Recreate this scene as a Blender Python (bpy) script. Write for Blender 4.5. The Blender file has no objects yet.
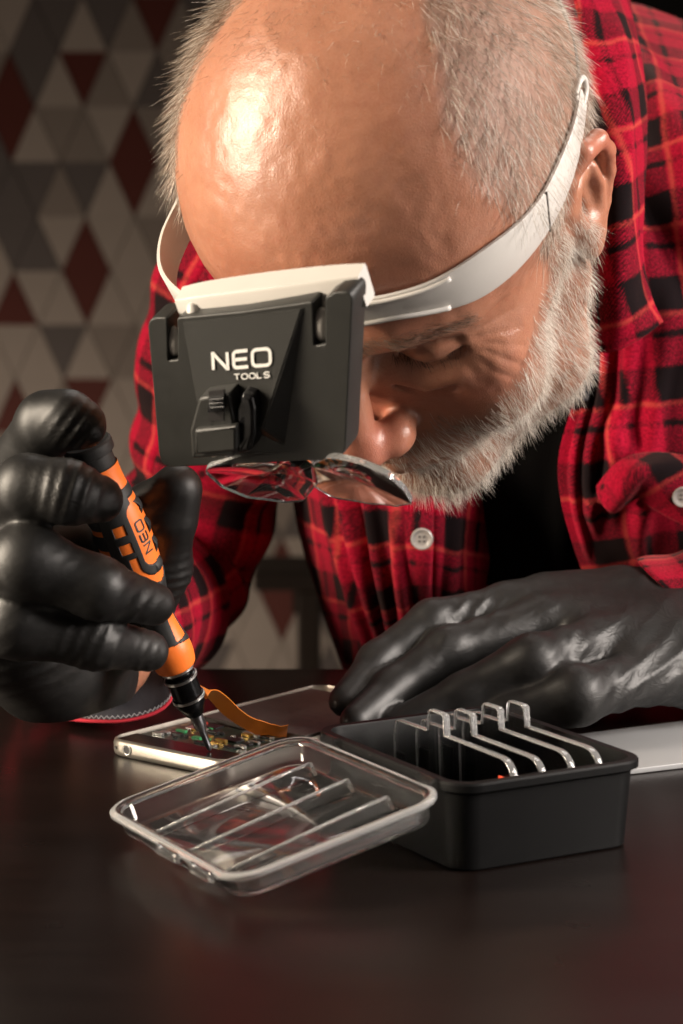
import bpy, bmesh, math, random
import numpy as np
from mathutils import Vector, Matrix, noise as mnoise
from mathutils.bvhtree import BVHTree

random.seed(7)
RNG = np.random.default_rng(7)
scene = bpy.context.scene
COL = scene.collection

# ------------------------------------------------------------------ camera
FPX = 2418.0
TILT = math.radians(8.0)
CAM_H = 0.26                       # above the table top (z = 0)
cam_data = bpy.data.cameras.new('camera')
cam = bpy.data.objects.new('camera', cam_data)
COL.objects.link(cam)
cam.location = (0, 0, CAM_H)
cam.rotation_euler = (math.radians(90) - TILT, 0, 0)
cam_data.sensor_fit = 'VERTICAL'
cam_data.sensor_height = 36.0
cam_data.sensor_width = 24.0
cam_data.lens = 36.0 * FPX / 1024.0
cam_data.clip_start = 0.02
cam_data.dof.use_dof = True
cam_data.dof.focus_distance = 1.03
cam_data.dof.aperture_fstop = 11.5
scene.camera = cam

# ------------------------------------------------------------------ world, lamps, exposure
world = bpy.data.worlds.new('world')
scene.world = world
world.use_nodes = True
world.node_tree.nodes['Background'].inputs[0].default_value = (0.9, 0.72, 0.6, 1)
world.node_tree.nodes['Background'].inputs[1].default_value = 0.05


def area(name, loc, target, size, power, color, size_y=None, spread=180):
    ld = bpy.data.lights.new(name, 'AREA')
    ld.energy = power
    ld.color = color
    ld.shape = 'RECTANGLE'
    ld.size = size
    ld.spread = math.radians(spread)
    ld.size_y = size_y or size
    o = bpy.data.objects.new(name, ld)
    COL.objects.link(o)
    o.location = loc
    d = Vector(target) - Vector(loc)
    o.rotation_euler = d.to_track_quat('-Z', 'Y').to_euler()
    return o


area('softbox_key', (-1.10, 0.76, 0.50), (-0.04, 1.01, 0.16), 0.26, 9.3, (1.0, 0.85, 0.67), 0.8, 85)
area('softbox_side', (1.15, 0.74, 0.64), (0.12, 1.06, 0.14), 0.45, 6.9, (1.0, 0.90, 0.82), 0.7, 75)
area('added_wall_light', (-0.65, 2.35, -0.66), (-0.20, 3.0, -0.12), 0.3, 2.1, (1.0, 0.82, 0.66), 0.3, 130)  # added low light to brighten the tiled wall, source unseen
area('added_top_light', (0.30, 1.95, 1.30), (0.10, 1.05, 0.05), 0.9, 2.2, (1.0, 0.93, 0.85), 0.5, 100)  # added overhead light, brightens lens edges, headband and hair

scene.view_settings.view_transform = 'Standard'
scene.view_settings.look = 'None'
scene.view_settings.exposure = 0.0
scene.view_settings.gamma = 1.0
scene.view_settings.use_curve_mapping = False

# ------------------------------------------------------------------ geometry helpers
_F = np.array([0, math.cos(TILT), -math.sin(TILT)])
_U = np.array([0, math.sin(TILT), math.cos(TILT)])
_R = np.array([1.0, 0, 0])
_C = np.array([0, 0, CAM_H])


def ray(px, py):
    return _F + _R * (px - 341.5) / FPX - _U * (py - 512.0) / FPX


def P(px, py, Y):
    """measured point of the photograph that stands at distance Y from the camera's foot"""
    d = ray(px, py)
    return _C + d * (Y / d[1])


def PZ(px, py, z):
    d = ray(px, py)
    return _C + d * ((z - CAM_H) / d[2])


def proj(p):
    d = np.asarray(p) - _C
    z = d @ _F
    return np.stack([341.5 + FPX * (d @ _R) / z, 512 - FPX * (d @ _U) / z], -1)


def unit(v):
    v = np.asarray(v, float)
    return v / np.linalg.norm(v)


def link(o, parent=None, inv=None):
    COL.objects.link(o)
    if parent is not None:
        o.parent = parent
        if inv is not None:
            o.matrix_parent_inverse = inv
    return o


def mesh_from(name, verts, faces, mat, parent=None, smooth=True, inv=None):
    me = bpy.data.meshes.new(name)
    me.from_pydata(np.asarray(verts, float).tolist(), [], [tuple(int(i) for i in f) for f in faces])
    return finish(name, me, mat, parent, smooth, inv)


def mesh_np(name, verts, quads, mat, parent=None, smooth=True, inv=None):
    """fast path for arrays of equal-sided faces"""
    me = bpy.data.meshes.new(name)
    v = np.ascontiguousarray(verts, dtype=np.float32)
    q = np.ascontiguousarray(quads, dtype=np.int32)
    me.vertices.add(len(v))
    me.vertices.foreach_set('co', v.ravel())
    me.loops.add(q.size)
    me.loops.foreach_set('vertex_index', q.ravel())
    me.polygons.add(len(q))
    n = q.shape[1]
    me.polygons.foreach_set('loop_start', np.arange(0, q.size, n, dtype=np.int32))
    me.update(calc_edges=True)
    return finish(name, me, mat, parent, smooth, inv)


def finish(name, me, mat, parent, smooth, inv):
    if mat is not None:
        me.materials.append(mat)
    if smooth and len(me.polygons):
        me.polygons.foreach_set('use_smooth', np.ones(len(me.polygons), dtype=bool))
    me.update()
    return link(bpy.data.objects.new(name, me), parent, inv)


def from_bm(name, bm, mat, parent=None, smooth=False, inv=None):
    me = bpy.data.meshes.new(name)
    bmesh.ops.recalc_face_normals(bm, faces=bm.faces[:])
    bm.to_mesh(me)
    bm.free()
    return finish(name, me, mat, parent, smooth, inv)


def auto_smooth(o, deg=35):
    me = o.data
    me.polygons.foreach_set('use_smooth', np.ones(len(me.polygons), dtype=bool))
    bm = bmesh.new()
    bm.from_mesh(me)
    for e in bm.edges:
        if len(e.link_faces) == 2 and e.calc_face_angle(0) > math.radians(deg):
            e.smooth = False
    bm.to_mesh(me)
    bm.free()
    return o


def empty(name, loc=(0, 0, 0), rot=None):
    o = bpy.data.objects.new(name, None)
    COL.objects.link(o)
    o.empty_display_size = 0.02
    m = Matrix.Translation(Vector(loc))
    if rot is not None:
        m = m @ rot.to_4x4()
    o.matrix_world = m
    return o, m.inverted()


def tag(o, label, category, group=None):
    o['label'] = label
    o['category'] = category
    if group:
        o['group'] = group
    return o


def basis(x, y, z):
    m = Matrix((x, y, z)).transposed()
    return m


def box_bm(sx, sy, sz, center=(0, 0, 0), bevel=0.0, seg=2, bm=None, rot=None):
    b = bmesh.new()
    bmesh.ops.create_cube(b, size=1.0)
    bmesh.ops.scale(b, vec=(sx, sy, sz), verts=b.verts)
    if bevel > 0:
        bmesh.ops.bevel(b, geom=b.edges[:], offset=bevel, segments=seg, profile=0.5, affect='EDGES')
    if rot is not None:
        bmesh.ops.transform(b, matrix=rot.to_4x4(), verts=b.verts)
    bmesh.ops.translate(b, vec=center, verts=b.verts)
    if bm is None:
        return b
    me = bpy.data.meshes.new('tmp')
    b.to_mesh(me)
    b.free()
    bm.from_mesh(me)
    bpy.data.meshes.remove(me)
    return bm


def rounded_rect(w, d, r, n=6):
    """ccw outline centred on the origin"""
    pts = []
    for cx, cy, a0 in ((w / 2 - r, d / 2 - r, 0), (-w / 2 + r, d / 2 - r, 90), (-w / 2 + r, -d / 2 + r, 180), (w / 2 - r, -d / 2 + r, 270)):
        for i in range(n + 1):
            a = math.radians(a0 + 90 * i / n)
            pts.append((cx + r * math.cos(a), cy + r * math.sin(a)))
    return np.array(pts)


def loft(rings, close_ring=True, cap0=False, cap1=False, loop=False):
    """rings: list of (n,3) arrays -> verts, faces"""
    n = len(rings[0])
    V = np.concatenate([np.asarray(r, float) for r in rings])
    Fs = []
    m = len(rings)
    for i in range(m if loop else m - 1):
        i2 = (i + 1) % m
        for j in range(n if close_ring else n - 1):
            j2 = (j + 1) % n
            Fs.append((i * n + j, i * n + j2, i2 * n + j2, i2 * n + j))
    if cap0:
        Fs.append(tuple(range(n - 1, -1, -1)))
    if cap1:
        Fs.append(tuple((m - 1) * n + j for j in range(n)))
    return V, Fs


def catmull(pts, n):
    """interpolating spline through rows of pts (any dimension), n samples"""
    p = np.asarray(pts, float)
    m = len(p)
    ext = np.concatenate([(2 * p[0] - p[1])[None], p, (2 * p[-1] - p[-2])[None]])
    t = np.linspace(0, m - 1, n)
    i = np.minimum(t.astype(int), m - 2)
    u = (t - i).reshape((-1,) + (1,) * (p.ndim - 1))
    p0, p1, p2, p3 = ext[i], ext[i + 1], ext[i + 2], ext[i + 3]
    return 0.5 * ((2 * p1) + (-p0 + p2) * u + (2 * p0 - 5 * p1 + 4 * p2 - p3) * u ** 2 + (-p0 + 3 * p1 - 3 * p2 + p3) * u ** 3)


def frames_along(pts, up=(0, 0, 1)):
    p = np.asarray(pts, float)
    t = np.gradient(p, axis=0)
    t /= np.linalg.norm(t, axis=1)[:, None]
    n = np.zeros_like(p)
    b = np.zeros_like(p)
    u = np.asarray(up, float)
    for i in range(len(p)):
        u = u - t[i] * (u @ t[i])
        u /= np.linalg.norm(u)
        n[i] = u
        b[i] = np.cross(t[i], u)
    return t, n, b


def tube(pts, radius, n=8, up=(0, 0, 1), cap=True):
    p = np.asarray(pts, float)
    t, nn, b = frames_along(p, up)
    r = np.broadcast_to(np.asarray(radius, float), (len(p),))
    a = np.linspace(0, 2 * math.pi, n, endpoint=False)
    rings = [p[i] + r[i] * (np.cos(a)[:, None] * nn[i] + np.sin(a)[:, None] * b[i]) for i in range(len(p))]
    return loft(rings, True, cap, cap)


def join_parts(parts):
    V, Fs, o = [], [], 0
    for v, f in parts:
        V.append(np.asarray(v, float))
        Fs += [tuple(i + o for i in q) for q in f]
        o += len(v)
    return np.concatenate(V), Fs


def lathe(profile, n=32, cap=True):
    """profile: (r, z) pairs from bottom to top, around +z"""
    a = np.linspace(0, 2 * math.pi, n, endpoint=False)
    rings = [np.stack([r * np.cos(a), r * np.sin(a), np.full(n, z)], -1) for r, z in profile]
    return loft(rings, True, cap, cap)


# ------------------------------------------------------------------ signed distance fields (bodies as one continuous surface)
class Field:
    def __init__(self, lo, hi, h):
        self.h = h
        self.lo = np.asarray(lo, float)
        n = np.ceil((np.asarray(hi) - self.lo) / h).astype(int) + 1
        self.ax = [self.lo[i] + h * np.arange(n[i]) for i in range(3)]
        self.d = np.full(n, 1e3, dtype=np.float32)

    def _block(self, lo, hi):
        s = []
        for i in range(3):
            a = max(0, int(math.floor((lo[i] - self.lo[i]) / self.h)))
            b = min(len(self.ax[i]), int(math.ceil((hi[i] - self.lo[i]) / self.h)) + 1)
            if b <= a:
                return None, None
            s.append(slice(a, b))
        g = np.meshgrid(*[self.ax[i][s[i]].astype(np.float32) for i in range(3)], indexing='ij', sparse=True)
        return tuple(s), g

    def merge(self, s, p, k, cut):
        d = self.d[s]
        if cut:
            p = -p
            hh = np.maximum(k - np.abs(d - p), 0) / k if k > 0 else 0
            self.d[s] = np.maximum(d, p) + hh * hh * k * 0.25
        else:
            hh = np.maximum(k - np.abs(d - p), 0) / k if k > 0 else 0
            self.d[s] = np.minimum(d, p) - hh * hh * k * 0.25

    def ell(self, c, r, k=0.0, cut=False, rot=None):
        c = np.asarray(c, float)
        r = np.asarray(r, float)
        m = k + 4 * self.h
        R = r.max() if rot is not None else r
        s, g = self._block(c - R - m, c + R + m)
        if s is None:
            return
        x, y, z = g[0] - c[0], g[1] - c[1], g[2] - c[2]
        if rot is not None:
            q = np.asarray(rot, float)
            x, y, z = [q[0, i] * x + q[1, i] * y + q[2, i] * z for i in range(3)]
        k0 = np.sqrt((x / r[0]) ** 2 + (y / r[1]) ** 2 + (z / r[2]) ** 2)
        k1 = np.sqrt((x / r[0] ** 2) ** 2 + (y / r[1] ** 2) ** 2 + (z / r[2] ** 2) ** 2) + 1e-6
        self.merge(s, k0 * (k0 - 1) / k1, k, cut)

    def seg(self, a, b, ra, rb, k=0.0, cut=False):
        self.chain([a, b], [ra, rb], k, cut)

    def chain(self, pts, rad, k=0.0, cut=False, ki=0.0):
        pts = np.asarray(pts, float)
        m = max(rad) + k + 4 * self.h
        s, g = self._block(pts.min(0) - m, pts.max(0) + m)
        if s is None:
            return
        best = None
        for i in range(len(pts) - 1):
            a, b = pts[i], pts[i + 1]
            ab = b - a
            L = float(ab @ ab) + 1e-12
            x, y, z = g[0] - a[0], g[1] - a[1], g[2] - a[2]
            t = np.clip((x * ab[0] + y * ab[1] + z * ab[2]) / L, 0, 1)
            q = np.sqrt((x - t * ab[0]) ** 2 + (y - t * ab[1]) ** 2 + (z - t * ab[2]) ** 2) - (rad[i] + (rad[i + 1] - rad[i]) * t)
            if best is None:
                best = q
            elif ki > 0:
                hh = np.maximum(ki - np.abs(best - q), 0) / ki
                best = np.minimum(best, q) - hh * hh * ki * 0.25
            else:
                best = np.minimum(best, q)
        self.merge(s, best, k, cut)

    def mesh(self):
        """surface nets"""
        d = self.d
        ins = d < 0
        nx, ny, nz = d.shape
        cnt = np.zeros((nx - 1, ny - 1, nz - 1), np.int8)
        for i in (0, 1):
            for j in (0, 1):
                for k in (0, 1):
                    cnt += ins[i:nx - 1 + i, j:ny - 1 + j, k:nz - 1 + k]
        act = (cnt > 0) & (cnt < 8)
        I = np.argwhere(act)
        idx = np.full(act.shape, -1, np.int32)
        idx[act] = np.arange(len(I))
        acc = np.zeros((len(I), 3))
        num = np.zeros(len(I))
        cor = [(0, 0, 0), (1, 0, 0), (0, 1, 0), (1, 1, 0), (0, 0, 1), (1, 0, 1), (0, 1, 1), (1, 1, 1)]
        val = [d[I[:, 0] + a, I[:, 1] + b, I[:, 2] + c] for a, b, c in cor]
        for a in range(8):
            for b in range(a + 1, 8):
                df = [cor[b][t] - cor[a][t] for t in range(3)]
                if sum(abs(x) for x in df) != 1:
                    continue
                m = (val[a] < 0) != (val[b] < 0)
                t = np.where(m, val[a] / np.where(m, val[a] - val[b], 1), 0)
                for ax in range(3):
                    acc[:, ax] += np.where(m, cor[a][ax] + t * df[ax], 0)
                num += m
        V = (I + acc / num[:, None]) * self.h + self.lo
        Q = []
        for ax in range(3):
            o1, o2 = (ax + 1) % 3, (ax + 2) % 3
            sl0 = [slice(1, -1)] * 3
            sl1 = [slice(1, -1)] * 3
            sl0[ax] = slice(0, -1)
            sl1[ax] = slice(1, None)
            A, B = ins[tuple(sl0)], ins[tuple(sl1)]
            E = np.argwhere(A != B)
            if not len(E):
                continue
            flip = A[E[:, 0], E[:, 1], E[:, 2]]
            base = E.copy()
            base[:, o1] += 1
            base[:, o2] += 1
            def cell(u, v):
                c = base.copy()
                c[:, o1] -= u
                c[:, o2] -= v
                return idx[c[:, 0], c[:, 1], c[:, 2]]
            q = np.stack([cell(1, 1), cell(0, 1), cell(0, 0), cell(1, 0)], -1)
            q[~flip] = q[~flip][:, ::-1]
            Q.append(q)
        return V, np.concatenate(Q)


def relax(V, Q, it=2, lam=0.5):
    e = np.concatenate([Q[:, [0, 1]], Q[:, [1, 2]], Q[:, [2, 3]], Q[:, [3, 0]]])
    e = np.concatenate([e, e[:, ::-1]])
    n = np.bincount(e[:, 0], minlength=len(V))[:, None]
    for _ in range(it):
        s = np.stack([np.bincount(e[:, 0], V[e[:, 1], a], minlength=len(V)) for a in range(3)], -1)
        V = V + lam * (s / np.maximum(n, 1) - V)
    return V


def vnormals(V, Q):
    fn = np.cross(V[Q[:, 2]] - V[Q[:, 0]], V[Q[:, 3]] - V[Q[:, 1]])
    N = np.zeros_like(V)
    for i in range(4):
        for a in range(3):
            N[:, a] += np.bincount(Q[:, i], fn[:, a], minlength=len(V))
    return N / (np.linalg.norm(N, axis=1)[:, None] + 1e-12)


def noise3(Pt, scale, seed=0.0):
    """cheap smooth value noise on (n,3) arrays"""
    q = np.asarray(Pt) * scale + seed * 17.31
    i = np.floor(q).astype(np.int64)
    f = q - i
    f = f * f * (3 - 2 * f)
    out = np.zeros(len(q))
    for dx in (0, 1):
        for dy in (0, 1):
            for dz in (0, 1):
                hsh = (i[:, 0] + dx) * 374761393 + (i[:, 1] + dy) * 668265263 + (i[:, 2] + dz) * 2147483647
                hsh = (hsh ^ (hsh >> 13)) * 1274126177
                v = ((hsh ^ (hsh >> 16)) & 0xffff) / 65535.0
                w = (f[:, 0] if dx else 1 - f[:, 0]) * (f[:, 1] if dy else 1 - f[:, 1]) * (f[:, 2] if dz else 1 - f[:, 2])
                out += v * w
    return out * 2 - 1

# ------------------------------------------------------------------ materials
def new_mat(name):
    m = bpy.data.materials.new(name)
    m.use_nodes = True
    nt = m.node_tree
    return m, nt, nt.nodes['Principled BSDF']


def N(nt, kind, **kw):
    n = nt.nodes.new(kind)
    for k, v in kw.items():
        if k in n.inputs:
            n.inputs[k].default_value = v
        else:
            setattr(n, k, v)
    return n


def L(nt, a, b):
    nt.links.new(a, b)


def bump(nt, bsdf, height, strength=0.3, dist=0.001, prev=None):
    b = N(nt, 'ShaderNodeBump')
    b.inputs['Strength'].default_value = strength
    b.inputs['Distance'].default_value = dist
    L(nt, height, b.inputs['Height'])
    if prev is not None:
        L(nt, prev, b.inputs['Normal'])
    L(nt, b.outputs[0], bsdf.inputs['Normal'])
    return b.outputs[0]


def noise_node(nt, scale, detail=4, rough=0.5, coord='Object', vec=None):
    n = N(nt, 'ShaderNodeTexNoise')
    n.inputs['Scale'].default_value = scale
    n.inputs['Detail'].default_value = detail
    n.inputs['Roughness'].default_value = rough
    if vec is None:
        tc = N(nt, 'ShaderNodeTexCoord')
        vec = tc.outputs[coord]
    L(nt, vec, n.inputs['Vector'])
    return n


def ramp(nt, fac, stops):
    r = N(nt, 'ShaderNodeValToRGB')
    el = r.color_ramp.elements
    while len(el) < len(stops):
        el.new(0.5)
    for e, (p, c) in zip(el, stops):
        e.position = p
        e.color = c if len(c) == 4 else tuple(c) + (1,)
    L(nt, fac, r.inputs[0])
    return r


def mathn(nt, op, a, b=None, c=None):
    m = N(nt, 'ShaderNodeMath', operation=op)
    for i, v in enumerate((a, b, c)):
        if v is None:
            continue
        if isinstance(v, (int, float)):
            m.inputs[i].default_value = v
        else:
            L(nt, v, m.inputs[i])
    return m.outputs[0]


def mixc(nt, fac, a, b, blend='MIX'):
    m = N(nt, 'ShaderNodeMix', data_type='RGBA', blend_type=blend)
    for sock, v in ((m.inputs[0], fac), (m.inputs[6], a), (m.inputs[7], b)):
        if isinstance(v, (int, float)):
            sock.default_value = v
        elif isinstance(v, tuple):
            sock.default_value = v if len(v) == 4 else v + (1,)
        else:
            L(nt, v, sock)
    return m.outputs[2]


def simple(name, color, rough=0.5, metal=0.0, spec=0.5, grain=0.0, gscale=2000, var=0.0, coat=0.0):
    m, nt, b = new_mat(name)
    b.inputs['Base Color'].default_value = tuple(color) + (1,)
    b.inputs['Roughness'].default_value = rough
    b.inputs['Metallic'].default_value = metal
    b.inputs['Specular IOR Level'].default_value = spec
    b.inputs['Coat Weight'].default_value = coat
    if grain > 0 or var > 0:
        n = noise_node(nt, gscale, 3)
        if grain > 0:
            bump(nt, b, n.outputs[0], grain, 0.0004)
        if var > 0:
            n2 = noise_node(nt, gscale * 0.05, 4)
            c = mixc(nt, n2.outputs[0], tuple(x * (1 - var) for x in color), tuple(min(1, x * (1 + var)) for x in color))
            L(nt, c, b.inputs['Base Color'])
            rr = mathn(nt, 'MULTIPLY_ADD', n2.outputs[0], 0.25 * var + 0.08, rough - 0.05)
            L(nt, rr, b.inputs['Roughness'])
    return m


def clear_mat(name, tint=(1, 1, 1), rough=0.02, ior=1.49, trans=1.0):
    m, nt, b = new_mat(name)
    b.inputs['Base Color'].default_value = tuple(tint) + (1,)
    b.inputs['Roughness'].default_value = rough
    b.inputs['IOR'].default_value = ior
    b.inputs['Transmission Weight'].default_value = trans
    return m


def skin_mat():
    m, nt, b = new_mat('skin')
    tc = N(nt, 'ShaderNodeTexCoord')
    n1 = noise_node(nt, 28, 5, 0.6)
    n2 = noise_node(nt, 160, 4, 0.6)
    n3 = noise_node(nt, 1100, 3, 0.6)
    c = ramp(nt, n1.outputs[0], [(0.3, (0.335, 0.138, 0.080)), (0.7, (0.44, 0.198, 0.122))]).outputs[0]
    blot = ramp(nt, n2.outputs[0], [(0.52, (0, 0, 0)), (0.75, (1, 1, 1))]).outputs[0]
    c = mixc(nt, mathn(nt, 'MULTIPLY', blot, 0.35), c, (0.31, 0.095, 0.058))
    fr = ramp(nt, n3.outputs[0], [(0.35, (0, 0, 0)), (0.7, (1, 1, 1))]).outputs[0]
    c = mixc(nt, mathn(nt, 'MULTIPLY', fr, 0.30), c, (0.52, 0.27, 0.18))
    red = N(nt, 'ShaderNodeAttribute', attribute_name='flush')
    c = mixc(nt, mathn(nt, 'MULTIPLY', red.outputs['Fac'], 0.6), c, (0.42, 0.10, 0.07))
    hm = N(nt, 'ShaderNodeAttribute', attribute_name='stubble')
    c = mixc(nt, mathn(nt, 'MULTIPLY', hm.outputs['Fac'], 0.62), c, (0.20, 0.135, 0.10))
    L(nt, c, b.inputs['Base Color'])
    b.inputs['Subsurface Weight'].default_value = 0.10
    b.inputs['Subsurface Radius'].default_value = (1.0, 0.35, 0.18)
    b.inputs['Subsurface Scale'].default_value = 0.004
    r = mathn(nt, 'MULTIPLY_ADD', n2.outputs[0], 0.18, 0.22)
    r = mathn(nt, 'MULTIPLY_ADD', hm.outputs['Fac'], 0.35, r)
    L(nt, r, b.inputs['Roughness'])
    b.inputs['Specular IOR Level'].default_value = 0.55
    v = N(nt, 'ShaderNodeTexVoronoi')
    v.inputs['Scale'].default_value = 1500
    L(nt, tc.outputs['Object'], v.inputs['Vector'])
    hgt = mathn(nt, 'ADD', mathn(nt, 'MULTIPLY', n3.outputs[0], 0.7), mathn(nt, 'MULTIPLY', v.outputs[0], 0.6))
    bump(nt, b, hgt, 0.34, 0.0004)
    return m


def hair_mat(name='hair_strands'):
    m, nt, b = new_mat(name)
    a = N(nt, 'ShaderNodeAttribute', attribute_name='tone')
    c = ramp(nt, a.outputs['Fac'], [(0.0, (0.09, 0.055, 0.035)), (0.3, (0.24, 0.17, 0.12)), (0.6, (0.50, 0.42, 0.34)), (1.0, (0.80, 0.75, 0.68))])
    L(nt, c.outputs[0], b.inputs['Base Color'])
    b.inputs['Roughness'].default_value = 0.4
    b.inputs['Specular IOR Level'].default_value = 0.4
    return m


def glove_mat():
    m, nt, b = new_mat('black_nitrile')
    n1 = noise_node(nt, 55, 4, 0.55)
    n2 = noise_node(nt, 260, 5, 0.6)
    n3 = noise_node(nt, 2600, 2, 0.5)
    dust = ramp(nt, n2.outputs[0], [(0.5, (0.0075, 0.007, 0.0068)), (0.8, (0.017, 0.0158, 0.0145))])
    L(nt, dust.outputs[0], b.inputs['Base Color'])
    r = mathn(nt, 'MULTIPLY_ADD', n1.outputs[0], 0.20, 0.38)
    L(nt, r, b.inputs['Roughness'])
    b.inputs['Specular IOR Level'].default_value = 0.55
    # stretched creases
    w = N(nt, 'ShaderNodeTexNoise')
    w.inputs['Scale'].default_value = 90
    w.inputs['Detail'].default_value = 3
    w.inputs['Distortion'].default_value = 1.2
    tc = N(nt, 'ShaderNodeTexCoord')
    mp = N(nt, 'ShaderNodeMapping')
    mp.inputs['Scale'].default_value = (1.0, 0.6, 1.6)
    mp.inputs['Rotation'].default_value = (0.3, 0.5, 0.2)
    L(nt, tc.outputs['Object'], mp.inputs['Vector'])
    L(nt, mp.outputs[0], w.inputs['Vector'])
    rid = mathn(nt, 'ABSOLUTE', mathn(nt, 'SUBTRACT', w.outputs[0], 0.5))
    rid = mathn(nt, 'SUBTRACT', 1.0, mathn(nt, 'MINIMUM', mathn(nt, 'MULTIPLY', rid, 9.0), 1.0))
    at = N(nt, 'ShaderNodeAttribute', attribute_name='crease')
    rid = mathn(nt, 'MULTIPLY', rid, at.outputs['Fac'])
    p = bump(nt, b, rid, 0.22, 0.0008)
    bump(nt, b, n3.outputs[0], 0.18, 0.0003, p)
    return m


def plaid_mat(name='plaid_flannel'):
    m, nt, b = new_mat(name)
    uv = N(nt, 'ShaderNodeUVMap')
    sep = N(nt, 'ShaderNodeSeparateXYZ')
    L(nt, uv.outputs[0], sep.inputs[0])
    wob = noise_node(nt, 90, 2, vec=uv.outputs[0])
    tw = mathn(nt, 'FRACT', mathn(nt, 'MULTIPLY', mathn(nt, 'ADD', sep.outputs[0], sep.outputs[1]), 620.0))
    tw = mathn(nt, 'SUBTRACT', tw, 0.5)

    def stripes(s, off):
        q = mathn(nt, 'ADD', mathn(nt, 'MULTIPLY', s, 1.0 / 0.044), off)
        q = mathn(nt, 'ADD', q, mathn(nt, 'MULTIPLY', mathn(nt, 'SUBTRACT', wob.outputs[0], 0.5), 0.05))
        q = mathn(nt, 'ADD', q, mathn(nt, 'MULTIPLY', tw, 0.035))
        return mathn(nt, 'FRACT', q)

    def band(q, c, w, soft=0.02):
        d = mathn(nt, 'ABSOLUTE', mathn(nt, 'SUBTRACT', q, c))
        mr = N(nt, 'ShaderNodeMapRange', interpolation_type='SMOOTHSTEP')
        L(nt, d, mr.inputs[0])
        mr.inputs[1].default_value = w - soft
        mr.inputs[2].default_value = w + soft
        mr.inputs[3].default_value = 1.0
        mr.inputs[4].default_value = 0.0
        return mr.outputs[0]
    qu, qv = stripes(sep.outputs[0], 0.1), stripes(sep.outputs[1], 0.35)
    dark = mathn(nt, 'ADD', mathn(nt, 'MULTIPLY', band(qu, 0.27, 0.19), 0.5), mathn(nt, 'MULTIPLY', band(qv, 0.27, 0.19), 0.5))
    dark = mathn(nt, 'ADD', dark, mathn(nt, 'MULTIPLY', band(qu, 0.72, 0.035), 0.4))
    dark = mathn(nt, 'ADD', dark, mathn(nt, 'MULTIPLY', band(qv, 0.72, 0.035), 0.4))
    oran = mathn(nt, 'MAXIMUM', band(qu, 0.50, 0.022), band(qv, 0.50, 0.022))
    fz = noise_node(nt, 800, 5, 0.75, vec=uv.outputs[0])
    fzc = ramp(nt, fz.outputs[0], [(0.34, (0, 0, 0)), (0.66, (1, 1, 1))]).outputs[0]
    base = mixc(nt, fzc, (0.13, 0.001, 0.008), (0.46, 0.006, 0.034))
    c = mixc(nt, mathn(nt, 'MULTIPLY', oran, 0.42), base, (0.60, 0.10, 0.06))
    twd = mathn(nt, 'ADD', dark, mathn(nt, 'MULTIPLY', tw, 0.30))
    twd = mathn(nt, 'ADD', twd, mathn(nt, 'MULTIPLY', mathn(nt, 'SUBTRACT', 0.5, fz.outputs[0]), 0.9))
    dm = N(nt, 'ShaderNodeMapRange', interpolation_type='SMOOTHSTEP')
    L(nt, twd, dm.inputs[0])
    dm.inputs[1].default_value = 0.12
    dm.inputs[2].default_value = 0.85
    c = mixc(nt, dm.outputs[0], c, (0.006, 0.004, 0.005))
    L(nt, c, b.inputs['Base Color'])
    b.inputs['Roughness'].default_value = 0.9
    b.inputs['Specular IOR Level'].default_value = 0.06
    b.inputs['Sheen Weight'].default_value = 0.08
    b.inputs['Sheen Roughness'].default_value = 0.5
    b.inputs['Sheen Tint'].default_value = (1, 0.55, 0.5, 1)
    hb = mathn(nt, 'ADD', mathn(nt, 'MULTIPLY', tw, 0.5), fz.outputs[0])
    bump(nt, b, hb, 0.45, 0.0006)
    return m


def table_mat():
    m, nt, b = new_mat('dark_lacquered_wood')
    tc = N(nt, 'ShaderNodeTexCoord')
    mp = N(nt, 'ShaderNodeMapping')
    mp.inputs['Scale'].default_value = (1.0, 14.0, 1.0)
    L(nt, tc.outputs['Object'], mp.inputs[0])
    n = noise_node(nt, 6, 6, 0.6, vec=mp.outputs[0])
    c = ramp(nt, n.outputs[0], [(0.3, (0.006, 0.0034, 0.0028)), (0.7, (0.009, 0.0052, 0.0042))])
    L(nt, c.outputs[0], b.inputs['Base Color'])
    n2 = noise_node(nt, 18, 4)
    L(nt, mathn(nt, 'MULTIPLY_ADD', n2.outputs[0], 0.10, 0.24), b.inputs['Roughness'])
    n3 = noise_node(nt, 420, 3)
    bump(nt, b, n3.outputs[0], 0.06, 0.0005)
    b.inputs['Specular IOR Level'].default_value = 0.4
    return m


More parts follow.
